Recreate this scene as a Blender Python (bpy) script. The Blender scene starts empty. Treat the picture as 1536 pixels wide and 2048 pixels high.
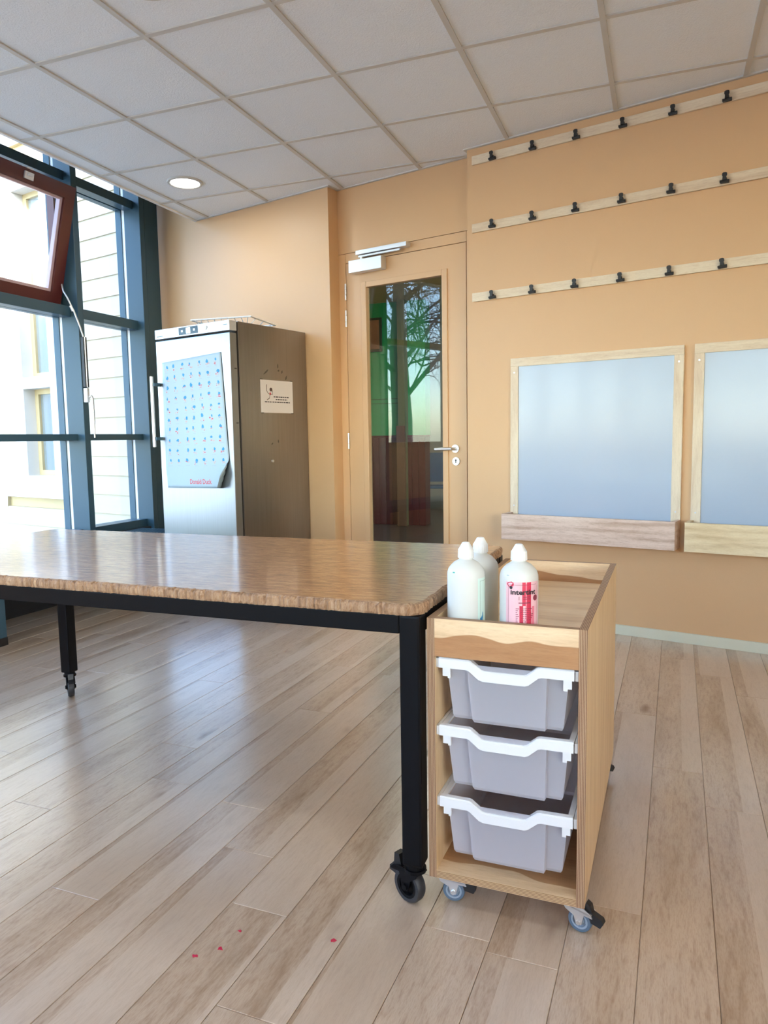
import bpy, bmesh, math, random
from mathutils import Vector, Matrix
random.seed(7)
S = bpy.context.scene
COL = S.collection
R_ = math.radians

# ------------------------------------------------------------------ camera
F_PX = 1452.55
yaw, pitch, roll = -0.5938, -0.1014, -0.0161
cy_, sy_, cp_, sp_ = math.cos(yaw), math.sin(yaw), math.cos(pitch), math.sin(pitch)
fwd = Vector((sy_*cp_, cy_*cp_, sp_)); rgt = Vector((cy_, -sy_, 0)); upv = rgt.cross(fwd)
r2 = rgt*math.cos(roll) + upv*math.sin(roll); u2 = r2.cross(fwd)
cam_d = bpy.data.cameras.new('camera'); cam = bpy.data.objects.new('camera', cam_d); COL.objects.link(cam)
cam_d.sensor_fit = 'HORIZONTAL'; cam_d.sensor_width = 36.0; cam_d.lens = 36.0*F_PX/1536.0
cam_d.clip_start = 0.02; cam_d.clip_end = 300
cam.matrix_world = Matrix(((r2.x, u2.x, -fwd.x, 0), (r2.y, u2.y, -fwd.y, 0), (r2.z, u2.z, -fwd.z, 1.11), (0, 0, 0, 1)))
S.camera = cam

# ------------------------------------------------------------------ sky, sun, exposure
W = bpy.data.worlds.new('sky'); S.world = W; W.use_nodes = True
nt = W.node_tree; nt.nodes.clear()
sky = nt.nodes.new('ShaderNodeTexSky'); sky.sky_type = 'NISHITA'; sky.sun_disc = False
sky.sun_elevation = R_(32); sky.sun_rotation = R_(127); sky.air_density = 1.0; sky.dust_density = 1.0; sky.ozone_density = 1.0
bg = nt.nodes.new('ShaderNodeBackground'); bg.inputs['Strength'].default_value = 0.95
wo = nt.nodes.new('ShaderNodeOutputWorld')
tint = nt.nodes.new('ShaderNodeMix'); tint.data_type = 'RGBA'; tint.blend_type = 'MULTIPLY'; tint.inputs[0].default_value = 1.0; tint.inputs[7].default_value = (0.93, 1.0, 1.09, 1)
nt.links.new(sky.outputs[0], tint.inputs[6]); nt.links.new(tint.outputs[2], bg.inputs[0]); nt.links.new(bg.outputs[0], wo.inputs[0])
sun_d = bpy.data.lights.new('sun', 'SUN'); sun_d.energy = 3.2; sun_d.angle = R_(0.6); sun_d.color = (1.0, 0.96, 0.90)
sun = bpy.data.objects.new('sun', sun_d); COL.objects.link(sun)
sd = Vector((-0.8*math.cos(R_(32)), 0.6*math.cos(R_(32)), -math.sin(R_(32))))
sun.rotation_euler = sd.to_track_quat('-Z', 'Y').to_euler(); sun.location = (6, -6, 9)
S.view_settings.view_transform = 'Standard'; S.view_settings.look = 'None'
S.view_settings.gamma = 1.0; S.view_settings.use_curve_mapping = False
S.view_settings.exposure = 1.46
S.cycles.max_bounces = 10; S.cycles.diffuse_bounces = 7; S.cycles.glossy_bounces = 5
S.cycles.transparent_max_bounces = 16; S.cycles.transmission_bounces = 8
S.cycles.sample_clamp_indirect = 6.0; S.cycles.caustics_reflective = False; S.cycles.caustics_refractive = False

# ------------------------------------------------------------------ helpers
TH = R_(12.8)                      # facade, ceiling grid and planks are turned 12.8 deg to the long wall
EX = Vector((math.cos(TH), math.sin(TH), 0)); EY = Vector((-math.sin(TH), math.cos(TH), 0))

def box(bm, x0, x1, y0, y1, z0, z1, mi=0, bev=0.0, seg=2):
    v = [bm.verts.new(p) for p in ((x0,y0,z0),(x1,y0,z0),(x1,y1,z0),(x0,y1,z0),(x0,y0,z1),(x1,y0,z1),(x1,y1,z1),(x0,y1,z1))]
    fs = [bm.faces.new([v[i] for i in q]) for q in ((0,3,2,1),(4,5,6,7),(0,1,5,4),(1,2,6,5),(2,3,7,6),(3,0,4,7))]
    for f in fs: f.material_index = mi
    if bev > 0:
        es = list({e for f in fs for e in f.edges})
        bmesh.ops.bevel(bm, geom=es, offset=bev, segments=seg, profile=0.6, affect='EDGES', clamp_overlap=True)
    return fs

def ply(bm, x0, x1, y0, y1, z0, z1, thin):
    """plywood board: faces perpendicular to the thin axis are veneer (slot 0), edges show layers (slot 1)"""
    fs = box(bm, x0, x1, y0, y1, z0, z1)
    bm.normal_update()
    for f in fs: f.material_index = 0 if abs(f.normal[thin]) > 0.5 else 1

def ring(bm, c, ax, r, n, ref=None):
    ax = Vector(ax).normalized()
    a = Vector(ref) if ref else (Vector((0,0,1)) if abs(ax.z) < 0.9 else Vector((1,0,0)))
    a = (a - ax*a.dot(ax)).normalized(); b = ax.cross(a)
    return [bm.verts.new(Vector(c) + (a*math.cos(2*math.pi*i/n) + b*math.sin(2*math.pi*i/n))*r) for i in range(n)]

def loft(bm, rings, cap=True, mi=0):
    n = len(rings[0])
    for A, B in zip(rings, rings[1:]):
        for i in range(n):
            f = bm.faces.new((A[i], A[(i+1) % n], B[(i+1) % n], B[i])); f.material_index = mi
    if cap:
        f = bm.faces.new(rings[0][::-1]); f.material_index = mi
        f = bm.faces.new(rings[-1]); f.material_index = mi

def cyl(bm, p0, p1, r0, r1=None, n=16, mi=0):
    ax = Vector(p1) - Vector(p0)
    loft(bm, [ring(bm, p0, ax, r0, n), ring(bm, p1, ax, r0 if r1 is None else r1, n)], mi=mi)

def tube(bm, pts, r, n=8, mi=0):
    pts = [Vector(p) for p in pts]; rs = []
    for i, p in enumerate(pts):
        d = (pts[min(i+1, len(pts)-1)] - pts[max(i-1, 0)])
        rr = r[i] if isinstance(r, (list, tuple)) else r
        rs.append(ring(bm, p, d, rr, n))
    loft(bm, rs, mi=mi)

def lathe(bm, prof, n=32, c=(0,0,0), sx=1.0, sy=1.0, mi=0, capb=True, capt=True):
    rs = []
    for r, z in prof:
        rs.append([bm.verts.new((c[0]+sx*r*math.cos(2*math.pi*i/n), c[1]+sy*r*math.sin(2*math.pi*i/n), c[2]+z)) for i in range(n)])
    loft(bm, rs, cap=False, mi=mi)
    if capb: bm.faces.new(rs[0][::-1]).material_index = mi
    if capt: bm.faces.new(rs[-1]).material_index = mi

def prism(bm, poly, z0, z1, mi=0, axis=2):
    def P(a, b, c): return (a, b, c) if axis == 2 else ((a, c, b) if axis == 1 else (c, a, b))
    lo = [bm.verts.new(P(a, b, z0)) for a, b in poly]; hi = [bm.verts.new(P(a, b, z1)) for a, b in poly]
    n = len(poly)
    fs = [bm.faces.new(lo[::-1]), bm.faces.new(hi)] + [bm.faces.new((lo[i], lo[(i+1) % n], hi[(i+1) % n], hi[i])) for i in range(n)]
    for f in fs: f.material_index = mi
    return fs

def obj(name, bm, mat=None, parent=None, loc=None, rz=None, smooth=False, rot=None):
    me = bpy.data.meshes.new(name)
    bmesh.ops.recalc_face_normals(bm, faces=bm.faces[:])
    bm.to_mesh(me); bm.free()
    if mat is not None:
        for m in (mat if isinstance(mat, (list, tuple)) else [mat]): me.materials.append(m)
    if smooth:
        me.polygons.foreach_set('use_smooth', [True]*len(me.polygons))
        me.set_sharp_from_angle(angle=R_(38))
    o = bpy.data.objects.new(name, me); COL.objects.link(o)
    if parent: o.parent = parent
    if loc: o.location = loc
    if rz is not None: o.rotation_euler = (0, 0, rz)
    if rot: o.rotation_euler = rot
    return o

def B(): return bmesh.new()

def bobj(name, dims, mat, parent=None, bev=0.0, **k):
    bm = B(); box(bm, *dims, bev=bev); return obj(name, bm, mat, parent, **k)

def empty(name, loc=(0,0,0), rz=0.0, parent=None):
    o = bpy.data.objects.new(name, None); o.empty_display_size = 0.1; COL.objects.link(o)
    o.location = loc; o.rotation_euler = (0, 0, rz); o.parent = parent
    return o

def tag(o, label, cat, group=None, kind=None):
    o['label'] = label; o['category'] = cat
    if group: o['group'] = group
    if kind: o['kind'] = kind
    return o

def copy_tree(o, parent=None):
    c = o.copy(); COL.objects.link(c); c.parent = parent
    for ch in list(o.children): copy_tree(ch, c)
    return c

def text_bm(s, size, bold=0.0):
    cu = bpy.data.curves.new('lettering', 'FONT'); cu.body = s; cu.size = size; cu.align_x = 'LEFT'; cu.resolution_u = 3; cu.offset = bold
    t = bpy.data.objects.new('lettering', cu); COL.objects.link(t)
    dg = bpy.context.evaluated_depsgraph_get(); dg.update()
    me = bpy.data.meshes.new_from_object(t.evaluated_get(dg))
    bm = B(); bm.from_mesh(me)
    bpy.data.objects.remove(t); bpy.data.meshes.remove(me)
    return bm

# ------------------------------------------------------------------ materials
def mat(name, col, rough=0.5, metal=0.0, spec=0.5, coat=0.0, bump=0.0, bscale=60.0, var=0.0, vscale=8.0, emit=None, estr=0.0, vstretch=None, coatr=0.1):
    m = bpy.data.materials.new(name); m.use_nodes = True
    n = m.node_tree.nodes; l = m.node_tree.links; p = n['Principled BSDF']
    p.inputs['Base Color'].default_value = (*col, 1); p.inputs['Roughness'].default_value = rough
    p.inputs['Metallic'].default_value = metal; p.inputs['Specular IOR Level'].default_value = spec
    p.inputs['Coat Weight'].default_value = coat; p.inputs['Coat Roughness'].default_value = coatr
    if emit: p.inputs['Emission Color'].default_value = (*emit, 1); p.inputs['Emission Strength'].default_value = estr
    tc = n.new('ShaderNodeTexCoord'); src = tc.outputs['Object']
    if vstretch:
        mp = n.new('ShaderNodeMapping'); mp.inputs['Scale'].default_value = vstretch; l.new(src, mp.inputs[0]); src = mp.outputs[0]
    if var > 0:
        nz = n.new('ShaderNodeTexNoise'); nz.inputs['Scale'].default_value = vscale; nz.inputs['Detail'].default_value = 5
        l.new(src, nz.inputs[0])
        mx = n.new('ShaderNodeMix'); mx.data_type = 'RGBA'
        mx.inputs[6].default_value = (*[c*(1-var) for c in col], 1); mx.inputs[7].default_value = (*[min(1, c*(1+var)) for c in col], 1)
        l.new(nz.outputs[0], mx.inputs[0]); l.new(mx.outputs[2], p.inputs['Base Color'])
    if bump > 0:
        nb = n.new('ShaderNodeTexNoise'); nb.inputs['Scale'].default_value = bscale; nb.inputs['Detail'].default_value = 4
        l.new(src, nb.inputs[0]); bp = n.new('ShaderNodeBump'); bp.inputs['Strength'].default_value = bump; bp.inputs['Distance'].default_value = 0.004
        l.new(nb.outputs[0], bp.inputs['Height']); l.new(bp.outputs[0], p.inputs['Normal'])
    return m

def wood(name, c0, c1, c2, stretch=(1, 12, 12), scale=3.0, rough=0.45, rnd=0.0, streak=0.35, spec=0.5, band=False, knots=False, bump=0.05, coat=0.0, figure=0.12, heart=None, coatr=0.14):
    """layered wood: broad tone figure + fine fibre + rings; rnd adds a tone per object"""
    m = bpy.data.materials.new(name); m.use_nodes = True
    n = m.node_tree.nodes; l = m.node_tree.links; p = n['Principled BSDF']
    tc = n.new('ShaderNodeTexCoord'); oi = n.new('ShaderNodeObjectInfo')
    add = n.new('ShaderNodeVectorMath'); add.operation = 'MULTIPLY_ADD'
    cr = n.new('ShaderNodeCombineXYZ'); l.new(oi.outputs['Random'], cr.inputs[0]); l.new(oi.outputs['Random'], cr.inputs[1]); l.new(oi.outputs['Random'], cr.inputs[2])
    add.inputs[1].default_value = (37, 53, 71); l.new(cr.outputs[0], add.inputs[0]); l.new(tc.outputs['Object'], add.inputs[2])
    mp = n.new('ShaderNodeMapping'); mp.inputs['Scale'].default_value = stretch; l.new(add.outputs[0], mp.inputs[0])
    a = n.new('ShaderNodeTexNoise'); a.inputs['Scale'].default_value = scale; a.inputs['Detail'].default_value = 6; a.inputs['Roughness'].default_value = 0.6; a.inputs['Distortion'].default_value = 0.6
    l.new(mp.outputs[0], a.inputs[0])
    b = n.new('ShaderNodeTexNoise'); b.inputs['Scale'].default_value = scale*9; b.inputs['Detail'].default_value = 3
    l.new(mp.outputs[0], b.inputs[0])
    w = n.new('ShaderNodeTexWave'); w.wave_type = 'RINGS'; w.inputs['Scale'].default_value = scale*0.45; w.inputs['Distortion'].default_value = 7; w.inputs['Detail'].default_value = 2; w.inputs['Detail Scale'].default_value = 0.7
    l.new(mp.outputs[0], w.inputs[0])
    ramp = n.new('ShaderNodeValToRGB'); e = ramp.color_ramp.elements
    e[0].position = 0.28; e[0].color = (*c2, 1); e[1].position = 0.72; e[1].color = (*c0, 1); e.new(0.5).color = (*c1, 1)
    mix = n.new('ShaderNodeMath'); mix.operation = 'MULTIPLY_ADD'; mix.inputs[1].default_value = figure; l.new(w.outputs[0], mix.inputs[0])
    sub = n.new('ShaderNodeMath'); sub.operation = 'MULTIPLY_ADD'; sub.inputs[1].default_value = 1.0-figure; sub.inputs[2].default_value = 0.0
    l.new(a.outputs[0], sub.inputs[0]); l.new(sub.outputs[0], mix.inputs[2])
    fac = mix.outputs[0]
    if rnd > 0:
        rr = n.new('ShaderNodeMath'); rr.operation = 'MULTIPLY_ADD'; rr.inputs[1].default_value = rnd; rr.inputs[2].default_value = -rnd/2
        l.new(oi.outputs['Random'], rr.inputs[0]); s2 = n.new('ShaderNodeMath'); s2.operation = 'ADD'
        l.new(fac, s2.inputs[0]); l.new(rr.outputs[0], s2.inputs[1]); fac = s2.outputs[0]
    l.new(fac, ramp.inputs[0]); colo = ramp.outputs[0]
    def mulcol(src, fsock, tint):
        k = n.new('ShaderNodeMix'); k.data_type = 'RGBA'; k.blend_type = 'MULTIPLY'
        l.new(fsock, k.inputs[0]); l.new(src, k.inputs[6]); k.inputs[7].default_value = (*tint, 1); return k.outputs[2]
    mr = n.new('ShaderNodeMapRange'); mr.inputs[1].default_value = 0.48; mr.inputs[2].default_value = 0.75; mr.inputs[4].default_value = streak
    l.new(b.outputs[0], mr.inputs[0]); colo = mulcol(colo, mr.outputs[0], (0.55, 0.42, 0.33))
    fz = n.new('ShaderNodeTexNoise'); fz.inputs['Scale'].default_value = scale*38; fz.inputs['Detail'].default_value = 2; l.new(mp.outputs[0], fz.inputs[0])
    fm_ = n.new('ShaderNodeMapRange'); fm_.inputs[1].default_value = 0.45; fm_.inputs[2].default_value = 0.70; fm_.inputs[4].default_value = min(0.5, streak*0.9); l.new(fz.outputs[0], fm_.inputs[0]); colo = mulcol(colo, fm_.outputs[0], (0.72, 0.62, 0.53))
    if heart:   # brown heartwood on one side of a wandering line: (axis, position, side, tint)
        hs = n.new('ShaderNodeSeparateXYZ'); l.new(tc.outputs['Object'], hs.inputs[0])
        hn = n.new('ShaderNodeTexNoise'); hn.inputs['Scale'].default_value = 7; hn.inputs['Detail'].default_value = 1; l.new(tc.outputs['Object'], hn.inputs[0])
        hm = n.new('ShaderNodeMath'); hm.operation = 'MULTIPLY_ADD'; hm.inputs[1].default_value = 0.05; l.new(hn.outputs[0], hm.inputs[0]); l.new(hs.outputs[heart[0]], hm.inputs[2])
        hr = n.new('ShaderNodeMapRange'); hr.inputs[1].default_value = heart[1]+0.025-0.0012*heart[2]; hr.inputs[2].default_value = heart[1]+0.025+0.0012*heart[2]; l.new(hm.outputs[0], hr.inputs[0])
        colo = mulcol(colo, hr.outputs[0], heart[3])
    if knots:
        v = n.new('ShaderNodeTexVoronoi'); v.inputs['Scale'].default_value = 1.0
        mk = n.new('ShaderNodeMapping'); mk.inputs['Scale'].default_value = (9, 3.2, 4); l.new(add.outputs[0], mk.inputs[0])
        nd = n.new('ShaderNodeTexNoise'); nd.inputs['Scale'].default_value = 9; l.new(add.outputs[0], nd.inputs[0])
        av = n.new('ShaderNodeVectorMath'); av.operation = 'MULTIPLY_ADD'; av.inputs[1].default_value = (0.35, 0.35, 0.35)
        l.new(nd.outputs[1], av.inputs[0]); l.new(mk.outputs[0], av.inputs[2]); l.new(av.outputs[0], v.inputs[0])
        k1 = n.new('ShaderNodeMapRange'); k1.inputs[1].default_value = 0.0; k1.inputs[2].default_value = 0.22; k1.inputs[3].default_value = 1.0; k1.inputs[4].default_value = 0.0
        l.new(v.outputs['Distance'], k1.inputs[0])
        sel = n.new('ShaderNodeMath'); sel.operation = 'GREATER_THAN'; sel.inputs[1].default_value = 0.72
        sx = n.new('ShaderNodeSeparateColor'); l.new(v.outputs['Color'], sx.inputs[0]); l.new(sx.outputs[0], sel.inputs[0])
        km = n.new('ShaderNodeMath'); km.operation = 'MULTIPLY'; l.new(k1.outputs[0], km.inputs[0]); l.new(sel.outputs[0], km.inputs[1])
        colo = mulcol(colo, km.outputs[0], (0.34, 0.20, 0.11))
    if band:   # some boards carry one pale sapwood strip along an edge
        sp = n.new('ShaderNodeSeparateXYZ'); l.new(tc.outputs['Object'], sp.inputs[0])
        th = n.new('ShaderNodeMapRange'); th.inputs[1].default_value = 0.0; th.inputs[2].default_value = 1.0; th.inputs[3].default_value = 0.005; th.inputs[4].default_value = 0.20; th.clamp = False
        l.new(oi.outputs['Random'], th.inputs[0])
        gt = n.new('ShaderNodeMath'); gt.operation = 'GREATER_THAN'; l.new(sp.outputs[0], gt.inputs[0]); l.new(th.outputs[0], gt.inputs[1])
        gm = n.new('ShaderNodeMath'); gm.operation = 'MULTIPLY'; gm.inputs[1].default_value = 0.45; l.new(gt.outputs[0], gm.inputs[0])
        k = n.new('ShaderNodeMix'); k.data_type = 'RGBA'; l.new(gm.outputs[0], k.inputs[0]); l.new(colo, k.inputs[6]); k.inputs[7].default_value = (min(1, c0[0]*1.12), min(1, c0[1]*1.16), min(1, c0[2]*1.2), 1)
        colo = k.outputs[2]
    l.new(colo, p.inputs['Base Color']); p.inputs['Roughness'].default_value = rough; p.inputs['Specular IOR Level'].default_value = spec
    p.inputs['Coat Weight'].default_value = coat; p.inputs['Coat Roughness'].default_value = coatr
    if bump > 0:
        bp = n.new('ShaderNodeBump'); bp.inputs['Strength'].default_value = bump; bp.inputs['Distance'].default_value = 0.002
        l.new(b.outputs[0], bp.inputs['Height']); l.new(bp.outputs[0], p.inputs['Normal'])
    return m

def plyedge(name, axis, light, dark, freq):
    m = bpy.data.materials.new(name); m.use_nodes = True
    n = m.node_tree.nodes; l = m.node_tree.links; p = n['Principled BSDF']
    tc = n.new('ShaderNodeTexCoord'); w = n.new('ShaderNodeTexWave'); w.wave_type = 'BANDS'; w.bands_direction = 'XYZ'[axis]
    w.inputs['Scale'].default_value = freq; w.inputs['Distortion'].default_value = 0.6; w.inputs['Detail'].default_value = 3; w.inputs['Detail Scale'].default_value = 3
    l.new(tc.outputs['Object'], w.inputs[0])
    r = n.new('ShaderNodeValToRGB'); r.color_ramp.elements[0].color = (*dark, 1); r.color_ramp.elements[1].color = (*light, 1)
    r.color_ramp.elements[0].position = 0.25; r.color_ramp.elements[1].position = 0.6
    l.new(w.outputs[0], r.inputs[0]); l.new(r.outputs[0], p.inputs['Base Color']); p.inputs['Roughness'].default_value = 0.6
    return m

def glass(name, tint=(1, 1, 1), refl=1.0, rough=0.0, ior=1.5):
    m = bpy.data.materials.new(name); m.use_nodes = True
    n = m.node_tree.nodes; l = m.node_tree.links; n.clear()
    o = n.new('ShaderNodeOutputMaterial'); t = n.new('ShaderNodeBsdfTransparent'); t.inputs[0].default_value = (*tint, 1)
    g = n.new('ShaderNodeBsdfGlossy'); g.inputs['Roughness'].default_value = rough
    lw = n.new('ShaderNodeLayerWeight'); lw.inputs[0].default_value = 0.5
    pw = n.new('ShaderNodeMath'); pw.operation = 'POWER'; pw.inputs[1].default_value = 5.0; l.new(lw.outputs['Facing'], pw.inputs[0])
    fr = n.new('ShaderNodeMath'); fr.operation = 'MULTIPLY_ADD'; fr.inputs[1].default_value = 0.96; fr.inputs[2].default_value = 0.04; l.new(pw.outputs[0], fr.inputs[0])
    k = n.new('ShaderNodeMath'); k.operation = 'MULTIPLY'; k.inputs[1].default_value = refl; k.use_clamp = True
    mx = n.new('ShaderNodeMixShader'); l.new(fr.outputs[0], k.inputs[0]); l.new(k.outputs[0], mx.inputs[0])
    l.new(t.outputs[0], mx.inputs[1]); l.new(g.outputs[0], mx.inputs[2]); l.new(mx.outputs[0], o.inputs[0])
    return m

M = {}
M['wall'] = mat('apricot_paint', (0.66, 0.425, 0.225), 0.45, bump=0.12, bscale=260, vstretch=(1, 1, 0.35), spec=0.5)
M['jamb'] = mat('apricot_lacquer', (0.66, 0.425, 0.225), 0.38, spec=0.5)
M['base'] = mat('pale_mint_plinth', (0.66, 0.67, 0.53), 0.45)
M['tile'] = mat('mineral_tile', (0.82, 0.87, 0.91), 0.9, bump=0.55, bscale=150, var=0.05, vscale=170, spec=0.2)
M['tbar'] = mat('grid_bar_enamel', (0.58, 0.57, 0.53), 0.5)
M['white'] = mat('white_enamel', (0.82, 0.82, 0.80), 0.4)
M['plank'] = wood('oak_plank', (0.60, 0.47, 0.35), (0.53, 0.40, 0.285), (0.41, 0.285, 0.185), stretch=(7, 1.1, 4), scale=1.7, rough=0.28, rnd=0.24, streak=0.50, band=True, knots=True, bump=0.02, figure=0.12, coat=0.9, coatr=0.23)
M['floor'] = wood('oak_floor', (0.60, 0.47, 0.35), (0.53, 0.40, 0.285), (0.41, 0.285, 0.185), stretch=(9, 1.0, 4), scale=1.9, rough=0.33)
M['tabletop'] = wood('worn_beech_top', (0.62, 0.36, 0.16), (0.44, 0.20, 0.07), (0.20, 0.08, 0.028), stretch=(6, 24, 10), scale=3.4, rough=0.42, streak=0.85, bump=0.04, figure=0.03, spec=0.5, coat=1.0)
M['tableedge'] = wood('chewed_end_grain', (0.50, 0.34, 0.21), (0.36, 0.215, 0.12), (0.15, 0.075, 0.035), stretch=(30, 30, 3), scale=3.0, rough=0.7, streak=0.85, bump=0.6, figure=0.1)
M['maple'] = wood('maple_veneer', (0.74, 0.54, 0.315), (0.69, 0.48, 0.265), (0.56, 0.36, 0.18), stretch=(6, 6, 1.0), scale=1.5, rough=0.42, streak=0.2, rnd=0.12)
M['mapleh'] = wood('maple_veneer_cross', (0.82, 0.63, 0.40), (0.72, 0.50, 0.29), (0.42, 0.22, 0.11), stretch=(1.2, 6, 10), scale=1.7, rough=0.42, streak=0.25, rnd=0.1, figure=0.14)
M['heartz'] = wood('maple_with_heartwood', (0.80, 0.62, 0.40), (0.75, 0.55, 0.34), (0.62, 0.42, 0.24), stretch=(1.4, 6, 14), scale=1.7, rough=0.42, streak=0.25, figure=0.12, heart=(2, 0.660, -1, (0.56, 0.39, 0.28)))
M['hearty'] = wood('floor_with_heartwood', (0.78, 0.60, 0.38), (0.73, 0.53, 0.32), (0.60, 0.40, 0.22), stretch=(1.4, 10, 6), scale=1.7, rough=0.42, streak=0.25, heart=(1, 0.05, 1, (0.62, 0.46, 0.34)))
M['maplein'] = wood('maple_veneer_shelf', (0.82, 0.64, 0.42), (0.76, 0.56, 0.34), (0.56, 0.35, 0.19), stretch=(1.0, 7, 7), scale=1.4, rough=0.45, streak=0.2)
M['edgex'] = plyedge('ply_layers_across', 0, (0.46, 0.29, 0.17), (0.16, 0.075, 0.035), 95)
M['edgey'] = plyedge('ply_layers_deep', 1, (0.46, 0.29, 0.17), (0.16, 0.075, 0.035), 95)
M['edgez'] = plyedge('ply_layers_stacked', 2, (0.56, 0.38, 0.21), (0.20, 0.10, 0.045), 95)
M['birchv'] = wood('pale_birch_upright', (0.80, 0.70, 0.53), (0.77, 0.66, 0.49), (0.68, 0.54, 0.38), stretch=(10, 8, 1.2), scale=1.6, rough=0.5, streak=0.2, rnd=0.1, figure=0.05)
M['birch'] = wood('pale_birch', (0.78, 0.68, 0.51), (0.75, 0.64, 0.47), (0.66, 0.52, 0.36), stretch=(1.2, 8, 10), scale=1.6, rough=0.5, streak=0.25, rnd=0.1)
M['ledgepink'] = wood('pinkish_maple', (0.76, 0.60, 0.49), (0.69, 0.52, 0.41), (0.50, 0.33, 0.23), stretch=(1.3, 6, 10), scale=1.9, rough=0.5, streak=0.4, figure=0.16)
M['ledgeyel'] = wood('yellow_maple', (0.82, 0.68, 0.44), (0.76, 0.60, 0.36), (0.60, 0.42, 0.22), stretch=(1.3, 6, 10), scale=1.6, rough=0.5, streak=0.25, figure=0.12)
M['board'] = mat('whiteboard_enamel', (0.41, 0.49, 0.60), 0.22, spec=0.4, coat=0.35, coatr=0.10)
M['black'] = mat('black_powder_coat', (0.003, 0.003, 0.004), 0.45, spec=0.14)
M['blackp'] = mat('black_plastic', (0.012, 0.012, 0.013), 0.45)
M['rubber'] = mat('grey_blue_rubber', (0.10, 0.15, 0.21), 0.5)
M['tyre'] = mat('black_tyre', (0.025, 0.026, 0.03), 0.4)
M['hub'] = mat('grey_hub', (0.30, 0.37, 0.45), 0.45)
M['zinc'] = mat('zinc_plate', (0.72, 0.74, 0.76), 0.28, metal=0.9)
M['steel'] = mat('brushed_steel', (0.37, 0.385, 0.40), 0.34, metal=1.0, bump=0.02, bscale=40, vstretch=(40, 40, 1), var=0.08, vscale=3)
M['steelside'] = mat('steel_shaded_side', (0.31, 0.275, 0.25), 0.33, metal=1.0, bump=0.02, bscale=40, vstretch=(40, 40, 1), var=0.12, vscale=2)  # darker brown copy of the steel, wall and floor reflection put into colour
M['darkgap'] = mat('dark_gap', (0.02, 0.02, 0.022), 0.6)
M['alu'] = mat('satin_aluminium', (0.75, 0.78, 0.82), 0.35, metal=0.6)
M['tray'] = mat('frosted_plastic', (0.74, 0.75, 0.84), 0.42, spec=0.4)
_n = M['tray'].node_tree.nodes; _l = M['tray'].node_tree.links
_tr = _n.new('ShaderNodeBsdfTranslucent'); _tr.inputs[0].default_value = (0.78, 0.77, 0.80, 1); _y = _n.new('ShaderNodeMixShader'); _y.inputs[0].default_value = 0.40
_l.new(_n['Principled BSDF'].outputs[0], _y.inputs[1]); _l.new(_tr.outputs[0], _y.inputs[2])
_t = _n.new('ShaderNodeBsdfTransparent'); _t.inputs[0].default_value = (0.97, 0.96, 0.96, 1); _x = _n.new('ShaderNodeMixShader'); _x.inputs[0].default_value = 0.68
_l.new(_t.outputs[0], _x.inputs[1]); _l.new(_y.outputs[0], _x.inputs[2]); _l.new(_x.outputs[0], _n['Material Output'].inputs[0])
M['bottle'] = mat('white_bottle_plastic', (0.64, 0.655, 0.635), 0.38, var=0.03, vscale=20)
M['cap'] = mat('white_cap_plastic', (0.74, 0.755, 0.77), 0.35)
M['frame'] = mat('slate_facade_paint', (0.040, 0.092, 0.130), 0.36, spec=0.4)
M['gasket'] = mat('gasket_sky_glint', (0.85, 0.87, 0.88), 0.4)  # sky reflection at the glass edge put into this whitish colour
M['sash'] = mat('oxblood_paint', (0.10, 0.018, 0.016), 0.32)
M['sashin'] = mat('sash_rebate_paint', (0.60, 0.45, 0.48), 0.4)
M['glass'] = glass('window_glass', (0.96, 0.98, 0.98), 1.0)
M['doorglass'] = glass('door_glass', (0.88, 0.92, 0.90), 1.25)
M['cream'] = mat('cream_siding', (0.45, 0.385, 0.265), 0.6, var=0.03, vscale=3)
M['creamtrim'] = mat('cream_trim', (0.50, 0.395, 0.205), 0.5)
M['extwhite'] = mat('white_window_paint', (0.58, 0.56, 0.52), 0.45)
M['paper'] = mat('poster_paper', (0.40, 0.52, 0.60), 0.5)
M['paper2'] = mat('notice_paper', (0.80, 0.76, 0.74), 0.7)
M['green'] = mat('green_wall_paint', (0.01, 0.24, 0.085), 0.4)
M['maroon'] = mat('maroon_panelling', (0.055, 0.005, 0.010), 0.35)
M['ground'] = mat('pale_paving', (0.46, 0.44, 0.40), 0.8, var=0.1, vscale=1)
M['bark'] = mat('bare_bark', (0.10, 0.08, 0.07), 0.8)

# ------------------------------------------------------------------ polygon clipping (rooms are not square to the grid)
def clip(poly, nx, ny, c):            # keep nx*x+ny*y <= c
    out = []
    for i in range(len(poly)):
        a, b = poly[i], poly[(i+1) % len(poly)]
        da, db = nx*a[0]+ny*a[1]-c, nx*b[0]+ny*b[1]-c
        if da <= 0: out.append(a)
        if (da < 0 < db) or (db < 0 < da):
            t = da/(da-db); out.append((a[0]+t*(b[0]-a[0]), a[1]+t*(b[1]-a[1])))
    return out
def area(p): return 0.5*sum(p[i][0]*p[(i+1) % len(p)][1]-p[(i+1) % len(p)][0]*p[i][1] for i in range(len(p)))
def room_parts(poly, umin, ymain=4.018, yrec=4.123, x0=-3.128, x1=-2.082, ymin=-3.58):
    base = clip(poly, -EX.x, -EX.y, -umin); base = clip(base, 0, -1, -ymin); base = clip(base, 1, 0, 3.58)
    A = clip(base, 0, 1, ymain)
    Bq = clip(clip(clip(clip(base, 0, -1, -ymain), 0, 1, yrec), -1, 0, -x0), 1, 0, x1)
    return [p for p in (A, Bq) if len(p) >= 3 and abs(area(p)) > 2e-4]

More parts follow.
